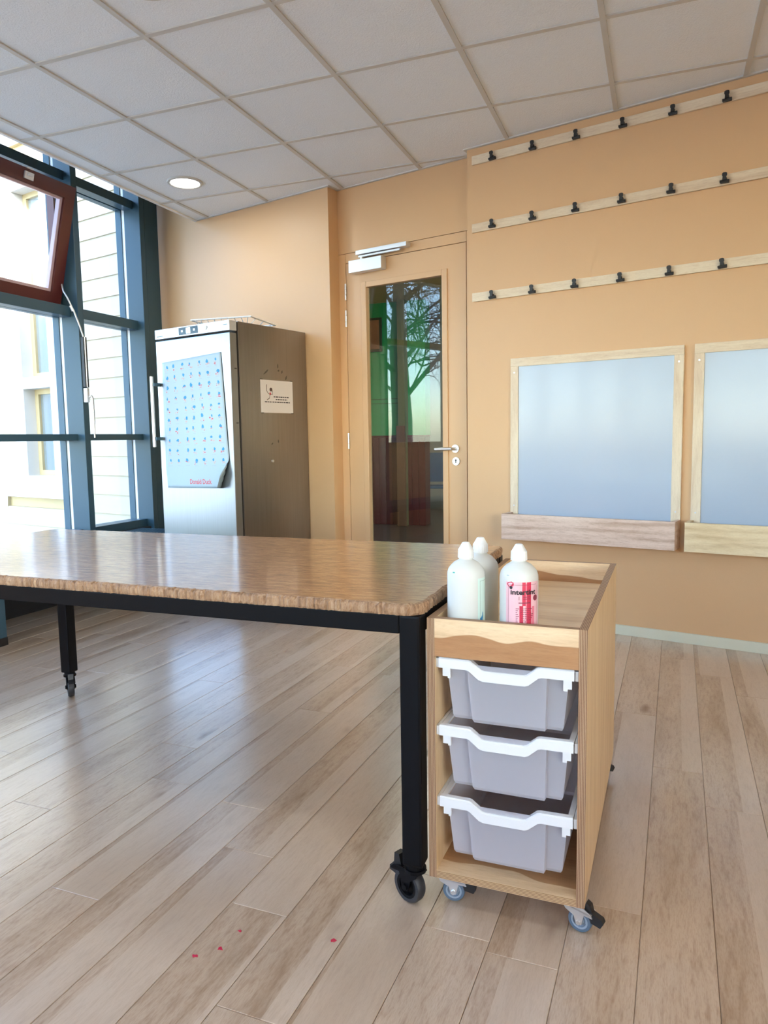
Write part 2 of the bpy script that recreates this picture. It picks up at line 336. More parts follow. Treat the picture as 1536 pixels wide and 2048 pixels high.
# ------------------------------------------------------------------ room shell
Y0 = 4.02; YR = 4.125; CH = 2.80
fl = bobj('floor', (-5.2, 3.7, -3.7, 4.02, -0.06, -0.004), M['floor']); fl['kind'] = 'structure'; tag(fl, 'pale oak plank floor running under the table and cart', 'floor')
PA = R_(12.05); px_ = (math.cos(PA), math.sin(PA)); py_ = (-math.sin(PA), math.cos(PA))
PW = 0.154; PL = 1.286
butts = {-7: 1.587, -10: 1.851, -9: 1.28, -6: 1.387, 0: 2.497, 1: 2.273}
for k in range(-27, 8):
    ph = butts.get(k, random.uniform(0, PL))
    j0 = math.floor((-0.3-ph)/PL); j1 = math.ceil((5.6-ph)/PL)
    for j in range(j0, j1):
        u0 = -0.051 + PW*k; v0 = ph + PL*j
        q = [(u0, v0), (u0+PW, v0), (u0+PW, v0+PL), (u0, v0+PL)]
        g = 0.0005
        q = [(u0+g, v0+g), (u0+PW-g, v0+g), (u0+PW-g, v0+PL-g), (u0+g, v0+PL-g)]
        wq = [(a*px_[0]+b*py_[0], a*px_[1]+b*py_[1]) for a, b in q]
        if min(p[1] for p in wq) > 4.12 or max(p[1] for p in wq) < -0.2: continue
        parts = room_parts(wq, -3.99)
        if not parts: continue
        bm = B()
        for P in parts:
            loc = [((a*px_[0]+b*px_[1])-u0, (a*py_[0]+b*py_[1])-v0) for a, b in P]
            fs = prism(bm, loc, -0.004, 0.0)
        top = [e for e in bm.edges if all(v.co.z > -1e-6 for v in e.verts)]
        bmesh.ops.bevel(bm, geom=top, offset=0.0011, segments=1, affect='EDGES')
        obj('plank', bm, M['plank'], fl, loc=(u0*px_[0]+v0*py_[0], u0*px_[1]+v0*py_[1], 0), rz=PA)

# ceiling: slab above, lay-in tiles and grid bars as parts
ce = bobj('ceiling', (-4.35, 3.7, -3.7, 4.13, CH+0.03, CH+0.06), M['white']); tag(ce, 'suspended ceiling of square mineral tiles in a pale grid', 'ceiling', kind='structure')
# the slab stops at the free ceiling edge by the glass: cut it to shape
bm = B(); poly = [(-6, -3.6), (3.6, -3.6), (3.6, 4.13), (-6, 4.13)]
poly = clip(poly, -EX.x, -EX.y, 3.425); prism(bm, poly, CH+0.03, CH+0.06); bm.to_mesh(ce.data); bm.free()
GA = 0.2286; gx = (math.cos(GA), math.sin(GA)); gy = (-math.sin(GA), math.cos(GA)); GO = (-3.1974, 1.9979)
def G(i, j): return (GO[0]+0.6*(i*gx[0]+j*gy[0]), GO[1]+0.6*(i*gx[1]+j*gy[1]))
for i in range(-2, 9):
    for j in range(-4, 5):
        q = [G(i+0.012, j+0.012), G(i+0.988, j+0.012), G(i+0.988, j+0.988), G(i+0.012, j+0.988)]
        parts = room_parts(q, -3.413)
        if not parts: continue
        if max(p[1] for P in parts for p in P) < 0.1: continue
        bm = B(); o = G(i, j)
        for P in parts: prism(bm, [(a-o[0], b-o[1]) for a, b in P], CH+0.003, CH+0.018)
        obj('ceiling_tile', bm, M['tile'], ce, loc=(o[0], o[1], 0))
def bar(a, b, z0, name='grid_bar', w=0.012):
    d = Vector((b[0]-a[0], b[1]-a[1])); d.normalize(); nn = Vector((-d.y, d.x))*w
    q = [(a[0]-nn.x, a[1]-nn.y), (b[0]-nn.x, b[1]-nn.y), (b[0]+nn.x, b[1]+nn.y), (a[0]+nn.x, a[1]+nn.y)]
    parts = room_parts(q, -3.413)
    if not parts: return
    bm = B()
    for P in parts: prism(bm, P, z0, CH+0.02)
    obj(name, bm, M['tbar'], ce)
for i in range(-2, 10): bar(G(i, -9), G(i, 6), CH-0.0035)
for j in range(-8, 6): bar(G(-5, j), G(12, j), CH-0.0030)
# edge trims of the ceiling
def trim_line(name, a, b, w, z0, z1, m, side):
    d = Vector((b[0]-a[0], b[1]-a[1])).normalized(); nn = Vector((-d.y, d.x))*side*w
    bm = B(); prism(bm, [a, b, (b[0]+nn.x, b[1]+nn.y), (a[0]+nn.x, a[1]+nn.y)], z0, z1); return obj(name, bm, m, ce)
ea = EX*-3.43 + EY*-2.9; eb = EX*-3.43 + EY*4.905
trim_line('edge_trim', (ea.x, ea.y), (eb.x, eb.y), 0.022, CH-0.006, CH+0.05, M['white'], -1)
for a, b, s in (((-2.08, Y0), (3.58, Y0), -1), ((-4.40, Y0), (-3.13, Y0), -1), ((-3.128, YR), (-2.082, YR), -1), ((-3.13, Y0-0.018), (-3.13, YR), -1), ((-2.08, YR), (-2.08, Y0-0.018), -1)):
    trim_line('wall_trim', a, b, 0.018, CH-0.0045, CH+0.02, M['tbar'], s)

# walls
def wall(name, dims, label, m='wall'):
    o = bobj(name, dims, M[m]); tag(o, label, 'wall', kind='structure'); return o
wall('wall_right', (-2.08, 3.7, Y0, Y0+0.24, 0, 3.3), 'long apricot painted wall carrying the rails and whiteboards')
wall('wall_left', (-4.92, -3.13, Y0, Y0+0.24, 0, 3.3), 'apricot wall piece behind the steel fridge')
bm = B(); box(bm, -3.13, -2.08, YR, YR+0.10, 2.372, 3.3); o = obj('trim_1', bm, M['jamb']); tag(o, 'flush apricot panel above the glazed door', 'panel', kind='structure')
bb = bobj('baseboard_right', (-2.08, 3.6, Y0-0.014, Y0, 0, 0.055), M['base'], bev=0.002); tag(bb, 'low pale mint baseboard along the apricot wall', 'baseboard', kind='structure')
# roof of this wing
bm = B(); prism(bm, clip([(-7, -4.4), (4.4, -4.4), (4.4, 4.3), (-7, 4.3)], -EX.x, -EX.y, 4.25), 3.3, 4.1); o = obj('roof', bm, M['creamtrim']); tag(o, 'flat roof slab above the classroom', 'roof', kind='structure')

# ------------------------------------------------------------------ glazed door in its recess
dr = empty('door_1', (0, YR, 0)); tag(dr, 'apricot door with a tall glass panel beside the fridge', 'door', kind='structure')
J = M['jamb']
def dpart(n, x0, x1, y0, y1, z0, z1, m=J, p=dr, bev=0.0015): return bobj(n, (x0, x1, y0, y1, z0, z1), m, p, bev=bev)
dpart('frame_post', -3.13, -3.071, 0.0, 0.10, 0, 2.369); dpart('frame_post', -2.139, -2.08, 0.0, 0.10, 0, 2.369)
dpart('frame_header', -3.069, -2.141, 0.0, 0.10, 2.307, 2.369)
dpart('frame_stop', -3.066, -2.142, 0.07, 0.10, 2.26, 2.300)
bm = B()                                # leaf with its glass opening
LX0, LX1, LZ1 = -3.066, -2.1435, 2.303; GX0, GX1, GZ0, GZ1 = -2.925, -2.292, 0.30, 2.146
for d in ((LX0, GX0, 0, 0.042, 0.008, LZ1), (GX1, LX1, 0, 0.042, 0.008, LZ1), (GX0, GX1, 0, 0.042, GZ1, LZ1), (GX0, GX1, 0, 0.042, 0.008, GZ0)): box(bm, *d)
obj('leaf', bm, J, dr)
for n, d in (('glazing_bead', (GX0-0.018, GX0+0.026, -0.008, 0.034, GZ0-0.018, GZ1+0.018)), ('glazing_bead', (GX1-0.022, GX1+0.018, -0.008, 0.034, GZ0-0.018, GZ1+0.018)),
             ('glazing_bead', (GX0+0.026, GX1-0.022, -0.008, 0.034, GZ1-0.020, GZ1+0.018)), ('glazing_bead', (GX0+0.026, GX1-0.022, -0.008, 0.034, GZ0-0.018, GZ0+0.020))):
    bobj(n, d, J, dr, bev=0.004)
bobj('pane', (GX0+0.01, GX1-0.01, 0.019, 0.025, GZ0, GZ1), M['doorglass'], dr)
for z in (2.114, 1.935, 1.094):
    bm = B()
    for a, b in ((-0.055, -0.020), (-0.018, 0.018), (0.020, 0.055)): cyl(bm, (-3.069, -0.007, z+a), (-3.069, -0.007, z+b), 0.0075, n=12)
    obj('hinge', bm, M['zinc'], dr, smooth=True)
cl = bobj('door_closer', (-3.00, -2.735, -0.062, 0.0, 2.222, 2.302), M['alu'], dr, bev=0.003)
bobj('slide_rail', (-2.945, -2.545, -0.055, 0.0, 2.335, 2.362), M['alu'], cl, bev=0.002)
bobj('closer_arm', (-2.93, -2.60, -0.045, -0.025, 2.318, 2.330), M['alu'], cl, bev=0.002)
bm = B(); cyl(bm, (-2.91, -0.035, 2.298), (-2.91, -0.035, 2.32), 0.010, n=12); obj('spindle', bm, M['alu'], cl, smooth=True)
bm = B(); cyl(bm, (-2.222, 0, 1.035), (-2.222, -0.010, 1.035), 0.026, n=28)
hd = obj('door_handle', bm, M['zinc'], dr, smooth=True)
bm = B(); tube(bm, [(-2.222, -0.008, 1.035), (-2.222, -0.040, 1.035), (-2.230, -0.052, 1.035), (-2.248, -0.056, 1.035), (-2.345, -0.056, 1.033)], 0.0095, 12); obj('lever', bm, M['zinc'], hd, smooth=True)
bm = B(); cyl(bm, (-2.218, 0, 0.955), (-2.218, -0.009, 0.955), 0.026, n=28); lk = obj('lock_rose', bm, M['zinc'], dr, smooth=True)
bm = B(); cyl(bm, (-2.218, -0.0095, 0.962), (-2.218, -0.0105, 0.962), 0.006, n=12); box(bm, -2.2205, -2.2155, -0.0105, -0.0095, 0.944, 0.962); obj('keyhole', bm, M['darkgap'], lk)

# ------------------------------------------------------------------ glazed facade on the left (turned 12.8 deg)
fw = empty('window_1', (0, 0, 0), TH); tag(fw, 'tall slate blue curtain wall window beside the fridge', 'window', kind='structure')
FM = M['frame']; UG = -4.015
def mull(v0, v1):
    bobj('mullion', (-4.0, -3.85, v0, v1, 0, 3.3), FM, fw, bev=0.003)
    bobj('outer_cap', (-4.085, -4.03, v0, v1, 0, 3.3), FM, fw, bev=0.002)
    bobj('gasket', (-4.03, -4.0, v0+0.008, v1-0.008, 0, 3.3), M['gasket'], fw)
V1, V2, VZ = 4.073, 4.772, 2.66
for v in (V1, V2, VZ): mull(v, v+0.054)
bobj('corner_panel', (-4.05, -3.85, V2+0.0545, 4.985, 0, 3.3), M['frame'], fw)
bays = [(VZ+0.054, V1), (V1+0.054, V2)]
TZ = [(0.43, 0.49), (1.127, 1.173), (1.993, 2.063), (2.912, 2.977), (3.24, 3.3)]
for bi, (a, b) in enumerate(bays):
    for z0, z1 in TZ:
        bobj('transom', (-4.0, -3.914, a, b, z0, z1), FM, fw, bev=0.002)
        bobj('outer_transom', (-4.085, -4.03, a, b, z0+0.005, z1-0.005), FM, fw)
    for k in range(4):
        if bi == 0 and k == 2: continue
        bobj('pane', (UG-0.004, UG+0.004, a, b, TZ[k][1]-0.01, TZ[k+1][0]+0.01), M['glass'], fw)
    bobj('spandrel', (-4.0, -3.88, a, b, 0, 0.43), M['darkgap'], fw)
# bottom-hung vent leaning into the room
a, b = bays[0]; SW = b-a-0.03; SH = 0.80; ang = R_(14.5)
sa = B(); bw = 0.088; tk = 0.06
for d in ((0, tk, 0, bw, 0, SH), (0, tk, SW-bw, SW, 0, SH), (0, tk, bw, SW-bw, 0, bw), (0, tk, bw, SW-bw, SH-bw, SH)): box(sa, *d)
sash = obj('sash', sa, M['sash'], fw, loc=(-4.045, a+0.012, 2.078), rot=(0, ang, 0))
bm = B(); r0, r1 = 0.012, 0.044
for d in ((r0, r1, bw, bw+0.022, bw, SH-bw), (r0, r1, SW-bw-0.022, SW-bw, bw, SH-bw), (r0, r1, bw+0.022, SW-bw-0.022, bw, bw+0.018), (r0, r1, bw+0.022, SW-bw-0.022, SH-bw-0.018, SH-bw)): box(bm, *d)
obj('rebate', bm, M['sashin'], sash)
bobj('pane', (0.022, 0.028, bw, SW-bw, bw, SH-bw), M['glass'], sash)
bm = B(); box(bm, tk, tk+0.012, SW-0.43, SW-0.36, SH-0.065, SH-0.02, bev=0.002); box(bm, tk, tk+0.03, SW-0.41, SW-0.38, SH-0.045, SH-0.03); obj('stay_bracket', bm, M['alu'], sash)
bm = B(); box(bm, -0.10, tk+0.012, SW-0.42, SW-0.37, SH-0.002, SH+0.006, bev=0.001); obj('stay_arm', bm, M['alu'], sash)
bm = B(); box(bm, tk, tk+0.012, SW-0.20, SW-0.11, -0.004, 0.012, bev=0.001); obj('hinge_plate', bm, M['alu'], sash)
# fixed reveal of the vent opening (oxblood)
bm = B()
for d in ((-4.06, -4.0, a, a+0.012, 2.063, 2.912), (-4.06, -4.0, b-0.012, b, 2.063, 2.912), (-4.06, -4.0, a+0.012, b-0.012, 2.90, 2.912)): box(bm, *d)
obj('vent_reveal', bm, M['sash'], fw)

# remote winder of the vent, fixed to the mullion
wd = empty('window_winder', (0, 0, 0), TH); tag(wd, 'grey crank winder with cable running down the window mullion', 'winder')
bm = B(); tube(bm, [(-3.985, 4.055, 2.27), (-3.955, 4.045, 2.215), (-3.90, 4.0, 2.155), (-3.87, 4.0, 2.11), (-3.845, 4.03, 2.02), (-3.835, 4.068, 1.92), (-3.832, 4.088, 1.86), (-3.832, 4.092, 1.84)], 0.0055, 10); obj('cable', bm, M['alu'], wd, smooth=True)
bm = B(); cyl(bm, (-3.862, 4.016, 2.055), (-3.852, 4.03, 2.02), 0.009, n=12); obj('ferrule', bm, M['alu'], wd, smooth=True)
bobj('housing', (-3.850, -3.822, 4.078, 4.112, 1.50, 1.85), M['blackp'], wd, bev=0.003)
bm = B(); tube(bm, [(-3.820, 4.090, 1.50), (-3.820, 4.090, 1.85)], 0.005, 10); obj('rod', bm, M['alu'], wd, smooth=True)
bobj('gear_case', (-3.850, -3.815, 4.080, 4.103, 1.395, 1.495), M['alu'], wd, bev=0.004)
bm = B(); tube(bm, [(-3.815, 4.095, 1.43), (-3.800, 4.104, 1.44), (-3.796, 4.108, 1.42), (-3.796, 4.110, 1.25)], [0.007, 0.009, 0.010, 0.009], 12); tube(bm, [(-3.796, 4.110, 1.25), (-3.796, 4.110, 1.145)], 0.006, 12); obj('crank', bm, M['alu'], wd, smooth=True)

# nearer stretch of the facade and the rear wall: parapet below, cream framed windows above (they light the room and show in the reflections)
def strip_window(name, label, L, z0, z1, n, org, rz, zt):
    e = empty(name, org, rz); tag(e, label, 'window', kind='structure')
    cm = M['creamtrim']; s = L/n
    for i in range(n+1):
        w = 0.05 if 0 < i < n else 0.04
        bobj('mullion', (i*s-w, i*s+w, -0.06, 0.06, z0, z1), cm, e, bev=0.003)
    for i in range(n):
        for za, zb in ((z0, z0+0.06), (zt-0.03, zt+0.03), (z1-0.06, z1)):
            bobj('transom', (i*s+0.05, (i+1)*s-0.05, -0.05, 0.05, za, zb), cm, e, bev=0.002)
        for za, zb in ((z0+0.06, zt-0.03), (zt+0.03, z1-0.06)):
            bobj('pane', (i*s+0.05, (i+1)*s-0.05, -0.004, 0.004, za, zb), M['glass'], e)
    return e
p0 = EX*-3.97 + EY*-2.70
o = empty('wall_facade', (0, 0, 0), TH); tag(o, 'low parapet under the cream framed windows', 'wall', kind='structure')
bobj('parapet', (-4.06, -3.86, -2.85, VZ, 0, 1.0), M['wall'], o); bobj('lintel', (-4.06, -3.86, -2.85, VZ, 2.9, 3.3), M['wall'], o)
strip_window('window_2', 'cream framed window strip above the parapet', VZ+2.70, 1.0, 2.9, 5, (p0.x, p0.y, 0), TH+math.pi/2, 2.15)
o = empty('wall_rear'); tag(o, 'rear wall with a low parapet and wide windows', 'wall', kind='structure')
bobj('parapet', (-3.35, 3.6, -3.8, -3.6, 0, 0.95), M['wall'], o); bobj('lintel', (-3.35, 3.6, -3.8, -3.6, 2.42, 3.3), M['wall'], o); bobj('pier', (0.1, 3.6, -3.8, -3.6, 0.95, 2.42), M['wall'], o)
strip_window('window_3', 'wide cream framed windows in the rear wall', 3.25, 0.95, 2.42, 3, (-3.15, -3.7, 0), 0, 1.9)

o = empty('wall_side'); tag(o, 'side wall on the far right with a low parapet', 'wall', kind='structure')
bobj('parapet', (3.6, 3.8, -3.8, 4.3, 0, 0.9), M['wall'], o); bobj('lintel', (3.6, 3.8, -3.8, 4.3, 2.55, 3.3), M['wall'], o); bobj('pier', (3.6, 3.8, -0.2, 4.3, 0.9, 2.55), M['wall'], o); bobj('pier', (3.6, 3.8, -3.8, -3.4, 0.9, 2.55), M['wall'], o)
strip_window('fill_window', 'cream framed windows added in the unseen side wall for light', 3.2, 0.9, 2.55, 3, (3.7, -3.4, 0), math.pi/2, 1.9)  # side windows added out of view to let in more light
cn = empty('sun_shield', (4.4, 0, 0)); tag(cn, 'added sun shield roof outside the right side windows', 'sun_shield')  # unseen roof added to keep direct sun out of the side windows
bobj('shield_roof', (-0.6, 2.4, -4.5, 5.0, 2.85, 2.95), M['creamtrim'], cn)
for y in (-4.3, 0.0, 4.8): bobj('shield_post', (2.2, 2.32, y, y+0.12, -0.12, 2.85), M['creamtrim'], cn)

# ------------------------------------------------------------------ bench with slatted grille along the glass
bn = empty('window_bench', (0, 0, 0), TH); tag(bn, 'slate blue slatted heater bench under the left windows', 'bench')
nsl = 17
for i in range(nsl):
    u = -3.835 + i*(0.445/(nsl-1)); bobj('slat', (u-0.008, u+0.008, 1.6, 4.60, 0.405, 0.435), FM, bn)
bobj('end_rail', (-3.845, -3.38, 4.60, 4.62, 0.37, 0.435), FM, bn, bev=0.002)
bobj('front_rail', (-3.38, -3.36, 1.6, 4.62, 0.37, 0.435), FM, bn, bev=0.002)
for v in (1.9, 2.868, 4.50):
    lg = bobj('leg', (-3.445, -3.39, v, v+0.05, 0.045, 0.405), FM, bn, bev=0.003); bobj('foot', (-3.448, -3.387, v-0.003, v+0.053, 0.0, 0.045), M['blackp'], lg, bev=0.003)

# ------------------------------------------------------------------ work table
tb = empty('work_table', (-0.829, 1.366, 0), R_(12.97)); tag(tb, 'long worn wooden work table on a black wheeled frame', 'table')
TL_, TW_ = 2.0, 0.934; ZT, ZB = 0.736, 0.709
rn = random.Random(3)
per = []                                     # perimeter, ccw from the front right corner, with outward normals
rc = 0.045
def arc(cx, cy, a0, a1, n=10): return [((cx+rc*math.cos(R_(a0+(a1-a0)*i/n)), cy+rc*math.sin(R_(a0+(a1-a0)*i/n))), (math.cos(R_(a0+(a1-a0)*i/n)), math.sin(R_(a0+(a1-a0)*i/n)))) for i in range(n+1)]
def seg(p, q, nrm, st=0.0055):
    n = int(math.hypot(q[0]-p[0], q[1]-p[1])/st); return [((p[0]+(q[0]-p[0])*i/n, p[1]+(q[1]-p[1])*i/n), nrm) for i in range(1, n)]
per += seg((-TL_+rc, 0), (-rc, 0), (0, -1)) + arc(-rc, rc, -90, 0) + seg((0, rc), (0, TW_-rc), (1, 0)) + arc(-rc, TW_-rc, 0, 90)
per += seg((-rc, TW_), (-TL_+rc, TW_), (0, 1)) + arc(-TL_+rc, TW_-rc, 90, 180) + seg((-TL_, TW_-rc), (-TL_, rc), (-1, 0)) + arc(-TL_+rc, rc, 180, 270)
bm = B(); levels = [(ZB, -0.002), (ZB+0.006, 0.0), (ZB+0.014, 0.0005), (ZB+0.020, -0.0005), (ZT-0.002, -0.003), (ZT, -0.009)]
rows = [[] for _ in levels]
slow = 0.0
for idx, ((x, y), nn) in enumerate(per):
    slow = 0.9*slow + 0.1*rn.gauss(0, 0.006); g = rn.gauss(0, 0.0011) + slow*0.6
    deep = rn.random() < 0.045; chip = rn.random() < 0.05
    for k, (z, off) in enumerate(levels):
        o_ = off + g + rn.gauss(0, 0.0006) - (0.004 if deep and k > 0 else 0) - (0.005 if chip and k >= 4 else 0)
        zz = z + (rn.gauss(0, 0.0007) if 0 < k < 5 else 0) - (0.0022 if chip and k == 4 else 0)
        rows[k].append(bm.verts.new((x+nn[0]*o_, y+nn[1]*o_, zz)))
N_ = len(per)
for k in range(len(levels)-1):
    for i in range(N_): bm.faces.new((rows[k][i], rows[k][(i+1) % N_], rows[k+1][(i+1) % N_], rows[k+1][i])).material_index = 1
f = bm.faces.new(rows[0][::-1]); f.material_index = 1
f = bm.faces.new(rows[-1]); f.material_index = 0
obj('table_top', bm, [M['tabletop'], M['tableedge']], tb)
K = M['black']; fx0, fx1, fy0, fy1 = -1.955, -0.004, 0.006, TW_-0.012; lw = 0.05
bobj('frame_rail', (fx0+lw, fx1-lw, fy0+0.002, fy0+0.042, 0.664, 0.708), K, tb, bev=0.003); bobj('frame_rail', (fx0+lw, fx1-lw, fy1-0.042, fy1-0.002, 0.664, 0.708), K, tb, bev=0.003)
bobj('frame_rail', (fx1-0.042, fx1-0.002, fy0+lw, fy1-lw, 0.664, 0.708), K, tb, bev=0.003); bobj('frame_rail', (fx0+0.002, fx0+0.042, fy0+lw, fy1-lw, 0.664, 0.708), K, tb, bev=0.003)

def caster(name, parent, loc, rz, r, h, w, fork_m, wheel_m, hub_m, brake=True):
    """swivel caster: plate+fork mesh with wheel, hub, bolt and brake as sub-parts; h = total height"""
    bm = B(); zc = r; top = h; bk = r*(0.95 if h < 0.09 else 0.5); of = r*0.45      # wheel centre offset behind the swivel axis
    cyl(bm, (0, 0, top-0.012), (0, 0, top), r*0.52, n=20)
    cyl(bm, (0, 0, top-0.020), (0, 0, top-0.012), r*0.62, n=20)
    for s in (-1, 1):
        y0, y1 = sorted((s*(w/2+0.002), s*(w/2+0.0045)))
        prism(bm, [(-bk, top-0.018), (r*0.90, top-0.018), (of+r*1.05, top-0.028), (of+r*1.15, zc+r*0.66), (of+r*0.45, zc+r*0.72), (of+r*0.22, zc-r*0.22), (of-r*0.22, zc-r*0.22), (of-r*0.40, zc+r*0.45), (-bk*0.74, top-0.030)], y0, y1, axis=1)
    prism(bm, [(-bk, top-0.021), (of+r*1.05, top-0.031), (of+r*1.05, top-0.028), (-bk, top-0.018)], -w/2-0.0045, w/2+0.0045, axis=1)
    c = obj(name, bm, fork_m, parent, loc=loc, rz=rz)
    bm = B(); n = 32; prof = [(r*0.72, -w/2), (r*0.93, -w/2), (r, -w/2*0.55), (r, w/2*0.55), (r*0.93, w/2), (r*0.72, w/2)]
    rs = [[bm.verts.new((of+a*math.cos(2*math.pi*i/n), y, zc+a*math.sin(2*math.pi*i/n))) for i in range(n)] for a, y in prof]
    loft(bm, rs + [rs[0]], cap=False); obj('wheel', bm, wheel_m, c, smooth=True)
    bm = B(); prof = [(0.001, -w/2*0.55), (r*0.36, -w/2*0.55), (r*0.45, -w/2*0.35), (r*0.52, -w/2*0.35), (r*0.56, -w/2*0.92), (r*0.73, -w/2*0.92), (r*0.73, w/2*0.92), (r*0.56, w/2*0.92), (r*0.52, w/2*0.35), (r*0.45, w/2*0.35), (r*0.36, w/2*0.55), (0.001, w/2*0.55)]
    rs = [[bm.verts.new((of+a*math.cos(2*math.pi*i/n), y, zc+a*math.sin(2*math.pi*i/n))) for i in range(n)] for a, y in prof]
    loft(bm, rs, cap=True); obj('hub', bm, hub_m, c, smooth=True)
    bm = B(); cyl(bm, (of, -w/2-0.009, zc), (of, w/2+0.009, zc), r*0.20, n=6); obj('axle_bolt', bm, M['zinc'] if fork_m is M['zinc'] else fork_m, c)
    if brake:
        bm = B()
        prism(bm, [(of+r*0.30, top-0.020), (of+r*0.55, top-0.004), (of+r*0.9, top-0.010), (of+r*1.05, top-0.026), (of+r*1.85, top-0.034), (of+r*2.0, top-0.042), (of+r*1.75, top-0.054), (of+r*0.8, top-0.048)] if h < 0.09 else
              [(of+r*0.35, top-0.030), (of+r*0.6, top+0.004), (of+r*0.95, top+0.004), (of+r*1.0, top-0.02), (of+r*1.35, top-0.035), (of+r*1.35, top-0.046), (of+r*0.8, top-0.05)], -w*0.42, w*0.42, axis=1)
        obj('brake_pedal', bm, M['blackp'], c)
    return c
for (lx, ly, cz) in ((fx1-lw, fy0, 155), (fx0, fy1-lw, -42), (fx0, fy0, 150), (fx1-lw, fy1-lw, 60)):
    bobj('leg', (lx, lx+lw, ly, ly+lw, 0.105, 0.7085), K, tb, bev=0.006)
    caster('caster', tb, (lx+lw/2, ly+lw/2, 0), R_(cz), 0.0425, 0.106, 0.026, K, M['tyre'], M['black'])

# ------------------------------------------------------------------ plywood cart, its trays and the paint bottles
CW, CD, CZ0, CZ1, T = 0.355, 0.85, 0.080, 0.702, 0.018
ca = math.radians(12.42)
ct = empty('tray_cart', (-0.8287, 1.3941, 0), ca); tag(ct, 'plywood cart on small casters beside the work table', 'cart')
bm = B(); ply(bm, 0, T, 0, CD, CZ0, CZ1, 0); obj('side_panel', bm, [M['maple'], M['edgex']], ct)
bm = B(); ply(bm, CW-T, CW, 0, CD, CZ0, CZ1, 0); obj('side_panel', bm, [M['maple'], M['edgex']], ct)
bm = B(); ply(bm, T, CW-T, 0, CD, CZ0, CZ0+T, 2); obj('bottom_board', bm, [M['hearty'], M['edgez']], ct)
bm = B(); ply(bm, T, CW-T, 0.004, CD, 0.619, 0.637, 2); obj('top_shelf', bm, [M['maplein'], M['edgez']], ct)
bm = B(); ply(bm, T, CW-T, 0, T, 0.614, CZ1, 1); obj('front_board', bm, [M['heartz'], M['edgey']], ct)
bm = B(); ply(bm, T, CW-T, CD-T, CD, 0.637, CZ1, 1); obj('rear_board', bm, [M['heartz'], M['edgey']], ct)
bm = B(); ply(bm, T, CW-T, 0.46, 0.46+T, CZ0+T, 0.619, 1); obj('inner_back', bm, [M['mapleh'], M['edgey']], ct)
RIM = [0.612, 0.452, 0.281]
for z in RIM:
    for x0 in (T, CW-T-0.008):
        bobj('tray_runner', (x0, x0+0.008, 0.008, 0.44, z-0.026, z-0.004), M['cap'], ct, bev=0.002)
Zn = M['zinc']
for cx, cyy, rz in ((0.034, 0.050, 6), (CW-0.024, 0.046, -14), (CW-0.05, CD-0.06, 38), (0.05, CD-0.06, 160)):
    caster('caster', ct, (cx, cyy, 0), R_(rz), 0.027, 0.0795, 0.019, Zn if cyy < 0.4 else M['black'], M['rubber'] if cyy < 0.4 else M['tyre'], M['hub'])

def make_tray():
    """deep storage tray; local x 0..0.319 across, y 0 front .. 0.425, z down from the rim top 0"""
    e = empty('storage_tray'); w = 0.301
    tm = M['tray']; h = 0.150; t = 0.0022; D_ = 0.42
    bm = B()
    def outline(z, ins, yf, raised):
        x0, x1 = 0.012+ins, w-0.012-ins
        a, b = 0.063+ins*0.9, 0.243-ins*0.35
        pts = [(x0, yf), (a-0.002, yf), (a, yf-raised), (b, yf-raised), (b+0.002, yf), (x1, yf), (x1, D_-ins), (x0, D_-ins)]
        return [bm.verts.new((px, py, z)) for px, py in pts]
    rows = [outline(-0.012, 0.0, 0.022, 0.016), outline(-h+0.008, 0.013, 0.030, 0.016), outline(-h, 0.017, 0.034, 0.016)]
    loft(bm, rows, cap=False); bm.faces.new(rows[-1])
    bo = obj('body', bm, tm, e)
    bm = B()                                    # front rim with the handle dip
    top = [(0.0, 0.0), (0.052, -0.001), (0.068, -0.001), (0.074, -0.003), (0.098, -0.0215), (0.106, -0.0235), (0.192, -0.0235), (0.199, -0.0215), (0.222, -0.003), (0.229, -0.001), (0.240, -0.001), (w, 0.0)]
    bot = [(0.0, -0.024), (0.052, -0.024), (0.064, -0.024), (0.070, -0.026), (0.092, -0.044), (0.102, -0.047), (0.196, -0.047), (0.204, -0.044), (0.225, -0.026), (0.232, -0.024), (0.240, -0.024), (w, -0.024)]
    loops = []
    for (tx, tz), (bx, bz) in zip(top, bot):
        loops.append([bm.verts.new(p) for p in ((tx, 0.0, tz-0.003), (tx, 0.003, tz), (tx, 0.016, tz), (tx, 0.016, tz-0.003), (tx, 0.004, tz-0.003), (bx, 0.004, bz), (bx, 0.0, bz))])
    loft(bm, loops); obj('front_rim', bm, M['cap'], e)
    for x0, x1 in ((0.0, 0.012), (w-0.012, w)):
        bobj('side_rim', (x0, x1, 0.016, D_, -0.010, -0.004), M['cap'], e)
    bobj('rear_rim', (0.012, w-0.012, D_-0.012, D_, -0.010, -0.004), M['cap'], e)
    for x0, x1, s in ((0.006, 0.024, 1), (w-0.024, w-0.006, -1)):     # stepped catches under the rim
        bm = B(); xs = [(x0, -0.024), (x1, -0.024), (x1, -0.050), (x1-0.006, -0.050), (x1-0.006, -0.046), (x0, -0.046)] if s > 0 else [(x0, -0.024), (x1, -0.024), (x1, -0.046), (x0+0.009, -0.046), (x0+0.009, -0.051), (x0, -0.051)]
        prism(bm, xs, 0.010, 0.017, axis=1); obj('catch', bm, M['cap'], e)
    return e
tr0 = make_tray()
